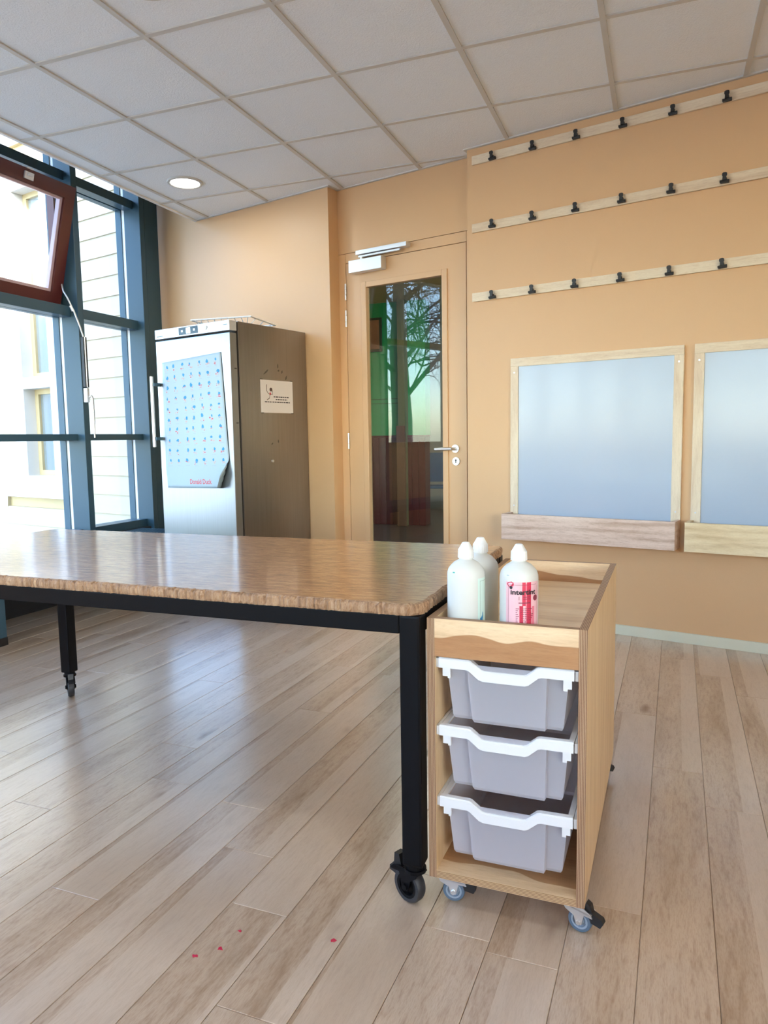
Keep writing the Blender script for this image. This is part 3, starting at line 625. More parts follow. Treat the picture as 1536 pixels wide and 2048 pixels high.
for i, (z, lab) in enumerate(zip(RIM, ('uppermost frosted storage tray in the plywood cart', 'middle frosted storage tray in the plywood cart', 'lowest frosted storage tray just above the cart floor'))):
    t = tr0 if i == 0 else copy_tree(tr0)
    t.location = ct.matrix_world @ Vector((0, 0, 0))
    p = Vector((-0.8287, 1.3941, 0)) + Vector((math.cos(ca), math.sin(ca), 0))*0.027 + Vector((-math.sin(ca), math.cos(ca), 0))*0.002
    t.location = (p.x, p.y, z); t.rotation_euler = (0, 0, ca)
    tag(t, lab, 'tray', 'storage trays in the cart')

RB = 0.0432
def bottle_shell(e):
    bm = B()
    prof = [(0.036, 0), (0.0415, 0.003), (RB, 0.010), (RB, 0.155), (RB-0.0005, 0.163), (RB-0.003, 0.171), (RB-0.008, 0.178), (0.028, 0.1855), (0.020, 0.190), (0.0155, 0.193), (0.0155, 0.197)]
    lathe(bm, prof, 48); obj('body', bm, M['bottle'], e, smooth=True)
    bm = B(); n = 72; rs = []
    for z, r, rib in ((0.196, 0.0180, 0.0006), (0.216, 0.0172, 0.0006)):
        rs.append([bm.verts.new(((r+(rib if i % 4 < 2 else 0))*math.cos(2*math.pi*i/n), (r+(rib if i % 4 < 2 else 0))*math.sin(2*math.pi*i/n), z)) for i in range(n)])
    loft(bm, rs)
    lathe(bm, [(0.0168, 0.216), (0.0155, 0.2185), (0.0090, 0.2300), (0.0078, 0.2315), (0.0060, 0.2320)], 36)
    obj('cap', bm, M['cap'], e)
def wrap(bm, a0, r):                        # bend flat x,z artwork (x along the girth) around the bottle
    for v in bm.verts:
        a = a0 + v.co.x/RB; rr = r + v.co.y; v.co = Vector((rr*math.cos(a), rr*math.sin(a), v.co.z))
def rect(bm, x0, x1, z0, z1, y=0.0):
    n = max(1, int((x1-x0)/0.004)); vs = [[bm.verts.new((x0+(x1-x0)*i/n, y, z)) for z in (z0, z1)] for i in range(n+1)]
    for i in range(n): bm.faces.new((vs[i][0], vs[i+1][0], vs[i+1][1], vs[i][1]))
def flatpart(name, bm, m, parent, a0, r, th=0.00025):
    wrap(bm, a0, r); o = obj(name, bm, m, parent); return o
INK = mat('black_ink', (0.02, 0.015, 0.02), 0.5); RED = mat('crimson_paint', (0.60, 0.03, 0.08), 0.35, var=0.25, vscale=60, vstretch=(1, 1, 0.2)); PINK = mat('pink_label', (0.80, 0.50, 0.56), 0.4, var=0.18, vscale=40, vstretch=(1, 1, 0.25)); ROSE = mat('rose_paint', (0.74, 0.20, 0.28), 0.35)
TEAL = mat('pale_teal_label', (0.62, 0.78, 0.74), 0.4); BLUE = mat('blue_paint', (0.02, 0.22, 0.48), 0.35); GREY = mat('grey_print', (0.16, 0.22, 0.20), 0.5); DKRED = mat('dark_red_print', (0.22, 0.03, 0.06), 0.5)
def at_cart(lx, ly, z):
    p = Vector((-0.8287, 1.3941, z)) + Vector((math.cos(ca), math.sin(ca), 0))*lx + Vector((-math.sin(ca), math.cos(ca), 0))*ly
    return p
rl = random.Random(5)
def blob(bm, cx, cz, rx, rz_, y=0.0, n=10, rg=rl, jit=0.25):
    bm.faces.new([bm.verts.new((cx+rx*math.cos(2*math.pi*i/n)*(1+rg.uniform(-jit, jit)), y, cz+rz_*math.sin(2*math.pi*i/n)*(1+rg.uniform(-jit, jit)))) for i in range(n)])
def label_part(e, a0, base_m, streaks, full):
    w, z0, z1 = 0.0415, 0.018, 0.153
    bm = B(); rect(bm, -w, w, z0, z1); lb = flatpart('label', bm, base_m, e, a0, RB+0.0004)
    for m, items in streaks:
        bm = B()
        for it in items:
            if len(it) == 4: rect(bm, *it)
            else: blob(bm, it[0], it[1], it[2], it[3])
        flatpart('paint_streak', bm, m, lb, a0, RB+0.0007)
    bm = B(); L = 0.0006
    for d in ((-w+0.006, -w+0.006+L, z0, z1-0.006), (w-0.006-L, w-0.006, z0, z1-0.010), (-w+0.006, w-0.010, z1-0.006-L, z1-0.006)): rect(bm, *d)
    if full:
        rr = random.Random(2)
        for k in range(11):
            z = 0.093 - k*0.0042; x = -0.018
            while x < 0.016 - (0.010 if k > 6 else 0) + rr.uniform(-0.004, 0.003):
                ww = rr.uniform(0.003, 0.007); rect(bm, x, x+ww, z, z+0.0014); x += ww+0.0012+(0.006 if x < -0.012 else 0)
        for z in (0.119, 0.1145): rect(bm, -0.002, 0.0075, z, z+0.0016); rect(bm, 0.0085, 0.014, z, z+0.0016)
        rect(bm, -0.012, 0.014, 0.1055, 0.1077); rect(bm, -0.0115, -0.0105, 0.113, 0.121)
    flatpart('print_lines', bm, DKRED if full else GREY, lb, a0, RB+0.0010)['kind'] = 'stuff'
    return lb
def face_angle(px_dir_deg): return R_(px_dir_deg)
b3 = empty('paint_bottle', at_cart(0.196, 0.072, 0.637), 0); tag(b3, 'white paint bottle with a red smeared label in the cart', 'bottle', 'paint bottles in the cart tray')
bottle_shell(b3)
# towards the camera from this bottle
p3 = at_cart(0.196, 0.072, 0); a_cam = math.atan2(-p3.y, -p3.x); a3 = a_cam + 0.26
lb = label_part(b3, a3, PINK, [(RED, [(-0.004, 0.0035, 0.10, 0.1525), (0.0065, 0.0165, 0.086, 0.1525), (-0.010, -0.002, 0.040, 0.10), (0.004, 0.017, 0.030, 0.086), (-0.008, 0.000, 0.0185, 0.040), (0.008, 0.019, 0.0185, 0.030), (-0.030, 0.147, 0.0075, 0.006, 0)]), (ROSE, [(0.0035, 0.0065, 0.05, 0.15), (0.019, 0.026, 0.020, 0.098), (0.0175, 0.0195, 0.022, 0.08)])], True)
bm = text_bm('intertint', 0.0155, 0.0005)
for v in bm.verts: v.co = Vector((v.co.x, 0, v.co.y + 0.1255))
xs = [v.co.x for v in bm.verts]; k = 0.058/(max(xs)-min(xs)); xm = min(xs)
for v in bm.verts: v.co.x = -0.0295 + (v.co.x-xm)*k
bmesh.ops.subdivide_edges(bm, edges=[e for e in bm.edges if e.calc_length() > 0.004], cuts=1)
flatpart('lettering', bm, INK, lb, a3, RB+0.0013)
bm = B(); blob(bm, -0.0285, 0.1405, 0.0036, 0.0035, n=16, jit=0); flatpart('emblem', bm, INK, lb, a3, RB+0.0012)
bm = B(); blob(bm, 0.0285, 0.1165, 0.0065, 0.0068, n=20, jit=0); flatpart('seal', bm, DKRED, lb, a3, RB+0.0012)
b1 = empty('paint_bottle', at_cart(0.0735, 0.070, 0.637), 0); tag(b1, 'white paint bottle with teal label edge next to the table corner', 'bottle', 'paint bottles in the cart tray')
bottle_shell(b1)
p1 = at_cart(0.0735, 0.070, 0); a1 = math.atan2(-p1.y, -p1.x) + 1.62
label_part(b1, a1, TEAL, [(BLUE, [(-0.030, 0.055, 0.005, 0.010, 0), (-0.028, 0.046, 0.004, 0.005, 0), (-0.031, 0.024, 0.003, 0.005, 0), (-0.026, 0.066, 0.002, 0.008, 0)])], False)
b2 = empty('paint_bottle', at_cart(0.086, 0.158, 0.637), 0.4); tag(b2, 'plain white paint bottle standing behind the other two', 'bottle', 'paint bottles in the cart tray')
bottle_shell(b2)
# stray paint drips on two shoulders
for e, a0, m in ((b1, math.atan2(-p1.y, -p1.x)-0.7, mat('green_drip', (0.05, 0.40, 0.33), 0.4)), (b3, a_cam-0.6, mat('grey_drip', (0.45, 0.55, 0.56), 0.4))):
    bm = B(); blob(bm, 0, 0.1665, 0.0035, 0.0016); flatpart('paint_drip', bm, m, e, a0, RB-0.0006)

# ------------------------------------------------------------------ steel fridge
FX0, FX1, FY0, FY1, FH = -4.055, -3.351, 3.285, 4.012, 1.855
fr = empty('fridge', ((FX0+FX1)/2, (FY0+FY1)/2, 0)); tag(fr, 'tall stainless steel fridge standing against the apricot wall', 'fridge')
ox, oy = (FX0+FX1)/2, (FY0+FY1)/2
def fp(n, x0, x1, y0, y1, z0, z1, m, p=fr, bev=0.0): return bobj(n, (x0-ox, x1-ox, y0-oy, y1-oy, z0, z1), m, p, bev=bev)
fp('cabinet', FX0, FX1, FY0+0.072, FY1, 0.10, FH, M['steelside'], bev=0.002)
for x in (FX0+0.05, FX1-0.10):
    for y in (FY0+0.12, FY1-0.12): fp('foot', x, x+0.05, y, y+0.05, 0, 0.10, M['blackp'], bev=0.004)
dd = fp('fridge_door', FX0+0.002, FX1-0.002, FY0, FY0+0.058, 0.105, 1.780, M['steel'], bev=0.004)
fp('door_seal', FX0+0.012, FX1-0.008, FY0+0.058, FY0+0.072, 0.11, FH-0.004, M['darkgap'])
cpn = fp('control_fascia', FX0, FX1, FY0-0.002, FY0+0.060, 1.793, FH, M['alu'], bev=0.003)
DP = mat('display_blue_grey', (0.06, 0.11, 0.16), 0.25); LIT = mat('display_digit', (0.75, 0.85, 0.9), 0.4, emit=(0.7, 0.9, 1.0), estr=1.2)
fp('display', -3.815, -3.635, FY0-0.004, FY0-0.002, 1.801, 1.848, DP, cpn)
fp('display_digit', -3.742, -3.705, FY0-0.0055, FY0-0.004, 1.806, 1.843, LIT, cpn)
for x in (-3.783, -3.668): fp('display_key', x-0.008, x+0.008, FY0-0.005, FY0-0.004, 1.818, 1.832, M['alu'], cpn)
bm = B(); cyl(bm, (-3.56-ox, FY0-0.002-oy, 1.828), (-3.56-ox, FY0-0.006-oy, 1.828), 0.013, n=20); obj('lock_button', bm, M['cap'], cpn)
for x0, x1, z in ((-4.035, -3.975, 1.806), (-3.405, -3.372, 1.826)):
    bm = B(); x = x0
    while x < x1: box(bm, x-ox, x+0.005-ox, FY0-0.0026-oy, FY0-0.002-oy, z, z+0.007); x += 0.0075
    obj('maker_print', bm, GREY, cpn)['kind'] = 'stuff'
bm = B(); tube(bm, [(-4.045-ox, FY0-0.055-oy, 1.075), (-4.045-ox, FY0-0.055-oy, 1.545)], 0.011, 14); hb = obj('handle_bar', bm, M['zinc'], dd, smooth=True)
for z in (1.130, 1.492): fp('handle_bracket', -4.050, -4.020, FY0-0.055, FY0, z-0.011, z+0.011, M['frame'], dd, bev=0.002)
for z in (1.56, 1.22):
    bm = B(); cyl(bm, (FX1-ox, FY0+0.035-oy, z), (FX1+0.0015-ox, FY0+0.035-oy, z), 0.004, n=10); cyl(bm, (FX1-ox, FY0+0.047-oy, z), (FX1+0.0015-ox, FY0+0.047-oy, z), 0.003, n=10); obj('hinge_screw', bm, M['darkgap'], fr)
bm = B(); cyl(bm, (FX1-ox, 3.635-oy, 0.969), (FX1+0.008-ox, 3.635-oy, 0.969), 0.009, n=16); obj('plug_button', bm, M['zinc'], fr, smooth=True)
SM = mat('tape_residue', (0.11, 0.10, 0.09), 0.7)
for y, z, w, h, a in ((3.715, 1.60, 0.012, 0.034, 0), (3.722, 1.572, 0.016, 0.014, 0), (3.60, 1.557, 0.05, 0.012, 35), (3.755, 1.565, 0.012, 0.024, -20), (3.795, 1.528, 0.011, 0.034, -25), (3.70, 1.10, 0.012, 0.02, 10), (3.64, 1.085, 0.02, 0.010, 40)):
    bm = B(); n = 9; vs = []
    for i in range(n):
        t = 2*math.pi*i/n; a_, b_ = w/2*math.cos(t)*(1+rl.uniform(-.3, .3)), h/2*math.sin(t)*(1+rl.uniform(-.3, .3)); ca_, sa_ = math.cos(R_(a)), math.sin(R_(a))
        vs.append(bm.verts.new((FX1+0.0006-ox, y+a_*ca_-b_*sa_-oy, z+a_*sa_+b_*ca_)))
    bm.faces.new(vs); obj('tape_mark', bm, SM, fr)

# wire basket lid lying on the fridge
rk = empty('wire_rack', (-3.655, 3.63, FH), R_(19)); tag(rk, 'white coated wire rack lying on top of the fridge', 'rack')
RW = mat('white_wire', (0.80, 0.85, 0.88), 0.35); aw, ah = 0.215, 0.20
bm = B(); tube(bm, [(-aw, -ah, 0.052), (aw, -ah, 0.052), (aw, ah, 0.052), (-aw, ah, 0.052), (-aw, -ah, 0.052)], 0.0055, 8); obj('rim', bm, RW, rk)
bm = B(); q = 0.05; tube(bm, [(-aw+q, -ah+q, 0.005), (aw-q, -ah+q, 0.005), (aw-q, ah-q, 0.005), (-aw+q, ah-q, 0.005), (-aw+q, -ah+q, 0.005)], 0.0045, 8); obj('base_loop', bm, RW, rk)
for i in range(9):
    x = -aw+0.02 + i*(2*aw-0.04)/8; xb = max(-aw+q, min(aw-q, x))
    bm = B(); tube(bm, [(x, -ah, 0.052), (xb, -ah+q, 0.006), (xb, ah-q, 0.006), (x, ah, 0.052)], 0.0025, 6); obj('wire', bm, RW, rk)
for s in (-1, 1):
    for y in (-0.12, 0, 0.12):
        bm = B(); tube(bm, [(s*aw, y, 0.052), (s*(aw-q), y, 0.006)], 0.0025, 6); obj('wire', bm, RW, rk)

# poster on the fridge door: curled sheet, generic coloured dabs in a grid, red title
po = empty('poster', (-3.70, FY0, 1.23)); tag(po, 'curling pale blue picture poster on the fridge door', 'poster')
def sheet(s, t):
    """s 0..1 across, t 0..1 downwards -> x, y offset (towards room negative), z in world"""
    xl = -3.993 + 0.012*math.sin(t*5.5)*t + (0.028*t if t > 0.9 else 0.025*t*t)
    xr = -3.434 + 0.052*t
    x = xl + (xr-xl)*s; z = (1.636 + 0.029*s) - t*(0.838 + 0.020*s)
    y = -0.003 - 0.006*t*abs(math.sin(s*4.0+t*3)) - 0.012*t*t*(1-s)**3
    d = (s-0.90)*1.1 + (t-0.90)*0.8                 # curl of the lower right corner
    if d > 0.02 and t > 0.7:
        e = d-0.02; x -= e*0.42; y -= min(0.05, e*0.55); z += e*0.06
    return x, y, z
bm = B(); nx, nz = 28, 44
g = [[bm.verts.new((lambda p: (p[0]+3.70, p[1], p[2]-1.23))(sheet(i/nx, j/nz))) for j in range(nz+1)] for i in range(nx+1)]
for i in range(nx):
    for j in range(nz): bm.faces.new((g[i][j], g[i+1][j], g[i+1][j+1], g[i][j+1]))
sh = obj('sheet', bm, M['paper'], po, smooth=True); mo = sh.modifiers.new('thick', 'SOLIDIFY'); mo.thickness = 0.0006
def on_sheet(s, t, off=0.0009): p = sheet(s, t); return (p[0]+3.70, p[1]-off, p[2]-1.23)
PB = mat('print_blue', (0.02, 0.26, 0.50), 0.5); PT = mat('print_tan', (0.55, 0.42, 0.36), 0.5); PR = mat('print_red', (0.62, 0.12, 0.14), 0.5); PG = mat('print_grey', (0.36, 0.42, 0.46), 0.5)
groups = {'blue_dabs': (PB, B()), 'tan_dabs': (PT, B()), 'red_dabs': (PR, B()), 'caption_lines': (PG, B())}
rp = random.Random(11)
def sblob(bm, s, t, ws, wt, n=8, off=0.001):
    bm.faces.new([bm.verts.new(on_sheet(s+ws*math.cos(2*math.pi*i/n)*(1+rp.uniform(-.35, .35)), t+wt*math.sin(2*math.pi*i/n)*(1+rp.uniform(-.35, .35)), off)) for i in range(n)])
for r in range(10):
    for c in range(7):
        s = 0.075 + c*0.140 + rp.uniform(-.008, .008); t = 0.062 + r*0.082 + rp.uniform(-.004, .004)
        if s + t > 1.78: continue
        sblob(groups['blue_dabs'][1], s+rp.uniform(-.018, .018), t-0.016+rp.uniform(-.006, .004), rp.uniform(.012, .024), rp.uniform(.009, .016))
        for q in range(5):
            bm = groups['tan_dabs' if rp.random() < .7 else 'red_dabs'][1]; sblob(bm, s+rp.uniform(-.028, .028), t+rp.uniform(-.010, .016), rp.uniform(.006, .016), rp.uniform(.0018, .006))
        bm = groups['caption_lines'][1]; wv = rp.uniform(.018, .034); bm.faces.new([bm.verts.new(on_sheet(*p)) for p in ((s-wv, t+.0235), (s+wv, t+.0235), (s+wv, t+.0265), (s-wv, t+.0265))])
for n_, (m_, bm) in groups.items(): obj(n_[:-1], bm, m_, sh)['kind'] = 'stuff'
bm = text_bm('Donald Duck', 0.05, 0.0012)
xs = [v.co.x for v in bm.verts]; x0, x1 = min(xs), max(xs)
for v in bm.verts:
    s = 0.37 + (v.co.x-x0)/(x1-x0)*0.34; t = 0.968 - v.co.y*1.05; v.co = Vector(on_sheet(s, t, 0.0012))
obj('lettering', bm, PR, sh)
# notice on the fridge side
no = bobj('notice', (FX1+0.0008, FX1+0.0016, 3.541, 3.858, 1.290, 1.505), M['paper2']); tag(no, 'small white notice taped to the fridge side', 'notice')
bm = B(); rr = random.Random(8)
for z, y0, y1 in ((1.393, 3.665, 3.815), (1.376, 3.685, 3.80), (1.358, 3.578, 3.83)):
    y = y0
    while y < y1:
        w = rr.uniform(0.010, 0.026); box(bm, FX1+0.0016, FX1+0.0020, y, min(y+w, y1), z, z+0.0065); y += w+0.005
obj('text_line', bm, INK, no)['kind'] = 'stuff'
BR = mat('brown_print', (0.10, 0.05, 0.035), 0.6)
bm = B(); tube(bm, [(FX1+0.0018, 3.600, 1.475), (FX1+0.0018, 3.597, 1.435), (FX1+0.0018, 3.612, 1.418), (FX1+0.0018, 3.630, 1.410), (FX1+0.0018, 3.622, 1.385), (FX1+0.0018, 3.600, 1.374)], 0.0022, 5)
tube(bm, [(FX1+0.0018, 3.630, 1.410), (FX1+0.0018, 3.655, 1.412), (FX1+0.0018, 3.655, 1.437)], 0.002, 5); cyl(bm, (FX1+0.0014, 3.640, 1.443), (FX1+0.0024, 3.640, 1.443), 0.013, n=10); obj('sketch_figure', bm, BR, no)
bm = B(); cyl(bm, (FX1+0.0014, 3.632, 1.415), (FX1+0.003, 3.632, 1.415), 0.009, n=8); obj('sketch_figure', bm, PR, no)
for y, z in ((3.552, 1.508), (3.845, 1.509), (3.555, 1.288), (3.85, 1.288)): bobj('tape_tab', (FX1+0.0008, FX1+0.0019, y-0.012, y+0.012, z-0.003, z+0.003), SM, no)

# ------------------------------------------------------------------ whiteboards on the long wall
def whiteboard(x0, x1, label, ledge_m, fm):
    z0, z1 = 0.60, 1.5605; e = empty('whiteboard', ((x0+x1)/2, Y0, 0)); tag(e, label, 'whiteboard'); c = (x0+x1)/2; w = 0.048
    def P(n, a, b, y0, y1, za, zb, m, bev=0.0015): return bobj(n, (a-c, b-c, y0, y1, za, zb), m, e, bev=bev)
    P('frame_stile', x0, x0+w, -0.020, 0, z0, z1-w, M['birchv']); P('frame_stile', x1-w, x1, -0.020, 0, z0, z1-w, M['birchv']); P('frame_rail', x0, x1, -0.020, 0, z1-w, z1, fm)
    P('writing_surface', x0+w, x1-w, -0.014, 0, z0, z1-w, M['board'], bev=0)
    lx0, lx1, d0 = x0-0.002, x1+0.002, -0.142
    lg = P('ledge_front', lx0, lx1, d0, d0+0.018, 0.511, 0.660, ledge_m)
    bobj('ledge_end', (lx0-c, lx0+0.018-c, d0+0.018, -0.021, 0.511, 0.660), ledge_m, lg); bobj('ledge_end', (lx1-0.018-c, lx1-c, d0+0.018, -0.021, 0.511, 0.660), ledge_m, lg); bobj('ledge_floor', (lx0+0.018-c, lx1-0.018-c, d0+0.018, 0, 0.511, 0.529), ledge_m, lg)
    for x in (x0+w/2, x1-w/2):
        for z in (1.478, 0.70):
            bm = B(); cyl(bm, (x-c, -0.020, z), (x-c, -0.0215, z), 0.0045, n=12); obj('screw', bm, M['zinc'], e)
    return e
whiteboard(-1.790, -0.830, 'whiteboard with a pinkish wooden ledge nearest the door', M['ledgepink'], M['birch'])
whiteboard(-0.780, 0.180, 'whiteboard with a yellowish wooden ledge cut by the right frame edge', M['ledgeyel'], M['birch'])

# ------------------------------------------------------------------ display rails with bulldog clips
def clip_mesh():
    bm = B()
    box(bm, -0.020, 0.020, -0.016, 0.0, -0.022, -0.008, bev=0.003); cyl(bm, (-0.021, -0.012, -0.013), (0.021, -0.012, -0.013), 0.0065, n=10)
    prism(bm, [(-0.009, -0.010), (0.009, -0.010), (0.008, 0.006), (0.0115, 0.012), (0.0105, 0.022), (0.005, 0.025), (-0.005, 0.025), (-0.0105, 0.022), (-0.0115, 0.012), (-0.008, 0.006)], -0.024, -0.018, axis=1)
    prism(bm, [(-0.008, -0.010), (0.008, -0.010), (0.008, 0.004), (-0.008, 0.004)], -0.020, -0.004, axis=1)
    return bm
proto_clip = None
for z0, z1, zc, lab in ((2.700, 2.750, 2.720, 'highest of the pale wooden clip rails, just under the ceiling'), (2.314, 2.364, 2.342, 'middle pale wooden clip rail on the apricot wall'), (1.914, 1.964, 1.938, 'lowest pale wooden clip rail above the whiteboards')):
    rl_ = bobj('clip_rail', (0, 2.4, -0.016, 0, -0.025, 0.025), M['birch'], None, bev=0.0015, loc=(-2.041, Y0, (z0+z1)/2)); tag(rl_, lab, 'rail', 'clip rails on the wall')
    for k in range(8):
        if proto_clip is None: c = obj('bulldog_clip', clip_mesh(), M['blackp'], rl_); proto_clip = c
        else: c = proto_clip.copy(); COL.objects.link(c); c.parent = rl_
        c.location = (-1.905+0.2485*k+2.041, -0.016, zc-(z0+z1)/2)
        c.rotation_euler = (0, R_(random.uniform(-5, 5)), 0)

# ------------------------------------------------------------------ recessed ceiling lamp
LG = mat('lamp_glow', (0.9, 0.9, 0.85), 0.4, emit=(1.0, 0.98, 0.93), estr=3.0)
def downlight(u, v, label):
    lp = EX*u + EY*v
    la = empty('ceiling_downlight', (lp.x, lp.y, CH)); tag(la, label, 'lamp', 'recessed downlights in the ceiling')
    bm = B(); lathe(bm, [(0.094, 0.006), (0.094, -0.005), (0.098, -0.008), (0.112, -0.006), (0.116, 0.0), (0.116, 0.003)], 40, capb=False, capt=False); obj('trim_ring', bm, M['tbar'], la, smooth=True)
    bm = B(); lathe(bm, [(0.0935, -0.002), (0.088, 0.0022)], 40, capb=False); obj('diffuser', bm, LG, la)
    ld = bpy.data.lights.new('downlight_bulb', 'AREA'); ld.shape = 'DISK'; ld.size = 0.17; ld.energy = 2.0; ld.color = (0.92, 0.97, 1.0)
    lo = bpy.data.objects.new('downlight_bulb', ld); COL.objects.link(lo); lo.parent = la; lo.location = (0, 0, -0.012)
downlight(-2.984, 4.17, 'round recessed downlight in the ceiling near the windows')
downlight(-1.83, 2.36, 'recessed downlight just touching the top edge of the picture')
for u, v in ( (-2.984, 0.50), (-1.18, 0.50), (-1.18, -1.30), (0.62, -1.30), (0.62, 0.50), (2.42, 0.50), (2.42, -1.30)):  # further downlights added out of view to brighten the room
    downlight(u, v, 'added unseen ceiling downlight brightening the room')

# ------------------------------------------------------------------ red paint flecks on the floor
for q, lab in (((-0.950, 1.180), 'red paint fleck nearest the table leg on the floor'), ((-1.150, 1.091), 'small red paint fleck farthest up among the left three'), ((-1.145, 1.025), 'ragged red paint fleck in the middle of the left three'), ((-1.174, 0.980), 'flat red paint fleck at the far left of the flecks')):
    bm = B(); n = 9; r = 0.007
    prism(bm, [(r*math.cos(2*math.pi*i/n)*rl.uniform(.3, 1.3), r*0.8*math.sin(2*math.pi*i/n)*rl.uniform(.3, 1.3)) for i in range(n)], 0, 0.0008)
    o = obj('paint_fleck', bm, RED, None, loc=(q[0], q[1], 0.0002)); tag(o, lab, 'paint fleck', 'red paint flecks on the floor')

# ------------------------------------------------------------------ hall behind the door
hf = empty('floor_hall', (0, 0, 0), TH); tag(hf, 'dark floor and tiled ceiling of the hall behind the door', 'hall', kind='structure')
hfl = mat('dark_hall_floor', (0.035, 0.026, 0.024), 0.3); hcl = mat('hall_ceiling', (0.50, 0.42, 0.26), 0.8)
def hall_poly(z0, z1, m, n):
    bm = B(); prism(bm, clip([tuple((EX*a+EY*b)[:2]) for a, b in ((-4.4, 3.0), (3.0, 3.0), (3.0, 11.0), (-4.4, 11.0))], 0, -1, -4.27), z0, z1)
    o = obj(n, bm, m, None); o.parent = hf; o.matrix_parent_inverse = Matrix.Rotation(-TH, 4, 'Z'); return o
hall_poly(-0.06, -0.002, hfl, 'hall_floor'); hall_poly(2.80, 2.86, hcl, 'hall_ceiling')
def hbox(n, u0, u1, v0, v1, z0, z1, m, label, bev=0.0):
    o = bobj(n, (u0, u1, v0, v1, z0, z1), m, None, bev=bev, rz=TH); tag(o, label, 'wall', kind='structure'); return o
hw = hbox('wall_hall', -4.4, -2.81, 8.72, 8.92, 1.142, 2.80, M['green'], 'green wall seen through the door glass')
for i in range(18):
    u = -4.4 + i*0.0883; bobj('wainscot_board', (u+0.002, u+0.0863, 8.695, 8.90, 0.0, 1.115), M['maroon'], hw, bev=0.004)
bobj('wainscot_cap', (-4.4, -2.80, 8.68, 8.90, 1.115, 1.142), M['maroon'], hw, bev=0.003)
for z in (1.545, 1.60): bobj('seam_strip', (-4.4, -3.12, 8.716, 8.722, z, z+0.006), mat('dark_green', (0.003, 0.05, 0.02), 0.5), hw)
bobj('corner_strip', (-3.13, -3.04, 8.60, 8.72, 0.0, 2.80), mat('olive_grey_post', (0.10, 0.12, 0.06), 0.5), hw)
bobj('corner_guard', (-3.145, -3.03, 8.56, 8.60, 0.0, 1.26), mat('brown_guard', (0.10, 0.055, 0.035), 0.45), hw, bev=0.006)
hbox('wall_hall_far', -4.4, 3.0, 10.8, 11.0, 0, 2.80, mat('hall_grey', (0.42, 0.44, 0.44), 0.6), 'grey far wall of the hall')
hbox('wall_hall_left', -4.6, -4.4, 5.75, 11.0, 0, 2.80, M['creamtrim'], 'cream left wall of the hall')
hbox('wall_hall_side', 3.0, 3.2, 5.4, 11.0, 0, 2.80, M['creamtrim'], 'cream right wall of the hall')
hl = bobj('hall_fill_panel', (-2.2, -1.0, 6.6, 6.9, 2.76, 2.795), mat('hall_fill_glow', (0.9, 0.9, 0.85), 0.5, emit=(1, 0.95, 0.85), estr=30.0), None, rz=TH); tag(hl, 'added glowing panel lighting the hall behind the door', 'lamp')  # glowing panel added to brighten the hall
pf = bobj('picture_frame', (-3.66, -3.37, 8.69, 8.716, 2.20, 2.62), mat('dark_frame', (0.02, 0.035, 0.02), 0.4), None, bev=0.004, rz=TH); tag(pf, 'small brown picture hanging on the green hall wall', 'picture')
bobj('print', (-3.63, -3.40, 8.687, 8.690, 2.23, 2.59), mat('brown_picture', (0.22, 0.11, 0.06), 0.4, var=0.5, vscale=4), pf)
hc = empty('hall_chair', tuple(EX*-2.83 + EY*9.45), TH+0.25); tag(hc, 'blue chair in the hall behind the door glass', 'chair')
CB = mat('blue_chair_shell', (0.02, 0.09, 0.20), 0.4)
bm = B(); prism(bm, [(-0.21, 0.50), (0.21, 0.50), (0.23, 0.78), (0.17, 0.90), (-0.17, 0.90), (-0.23, 0.78)], 0.18, 0.20, axis=1); obj('backrest', bm, CB, hc)
bobj('seat', (-0.22, 0.22, -0.22, 0.20, 0.43, 0.46), CB, hc, bev=0.008)
for x in (-0.19, 0.19):
    for y in (-0.19, 0.18): bm = B(); tube(bm, [(x*1.08, y*1.08, 0), (x, y, 0.435)], 0.012, 8); obj('leg', bm, M['black'], hc)
    bm = B(); tube(bm, [(x, 0.18, 0.43), (x, 0.21, 0.62)], 0.011, 8); obj('back_post', bm, M['black'], hc)

# ------------------------------------------------------------------ outside: lap-sided wing with a white window, ground, bare trees, far house
gr = bobj('ground', (-60, 40, -60, 4.1, -0.25, -0.12), M['ground']); tag(gr, 'pale paving outside the windows', 'ground', kind='structure')
wg = empty('side_wing', (-7.0, 4.15, 0)); tag(wg, 'cream lap sided building wing outside the left windows', 'building')
def wp(n, x0, x1, y0, y1, z0, z1, m, p=wg, bev=0.0): return bobj(n, (x0+7.0, x1+7.0, y0-4.15, y1-4.15, z0, z1), m, p, bev=bev)
XA, XB = -13.0, -4.95; wl, wr, wb, wt = -7.60, -6.26, 0.573, 3.92
wp('core_wall', XA, wl+0.28, 4.17, 4.26, -0.12, 4.6, M['creamtrim']); wp('core_wall', wr-0.20, XB, 4.17, 4.26, -0.12, 4.6, M['creamtrim']); wp('core_wall', wl+0.28, wr-0.20, 4.17, 4.26, -0.12, wb, M['creamtrim']); wp('core_wall', wl+0.28, wr-0.20, 4.17, 4.26, wt, 4.6, M['creamtrim'])
def board(x0, x1, z0):
    bm = B(); h = 0.177
    prism(bm, [(-0.019, z0), (-0.006, z0+h+0.004), (0.02, z0+h+0.004), (0.02, z0), (-0.018, z0), (-0.018, z0+0.006), (-0.0225, z0+0.006), (-0.0225, z0)][:4], x0+7, x1+7, axis=0)
    obj('siding_board', bm, M['cream'], wg)
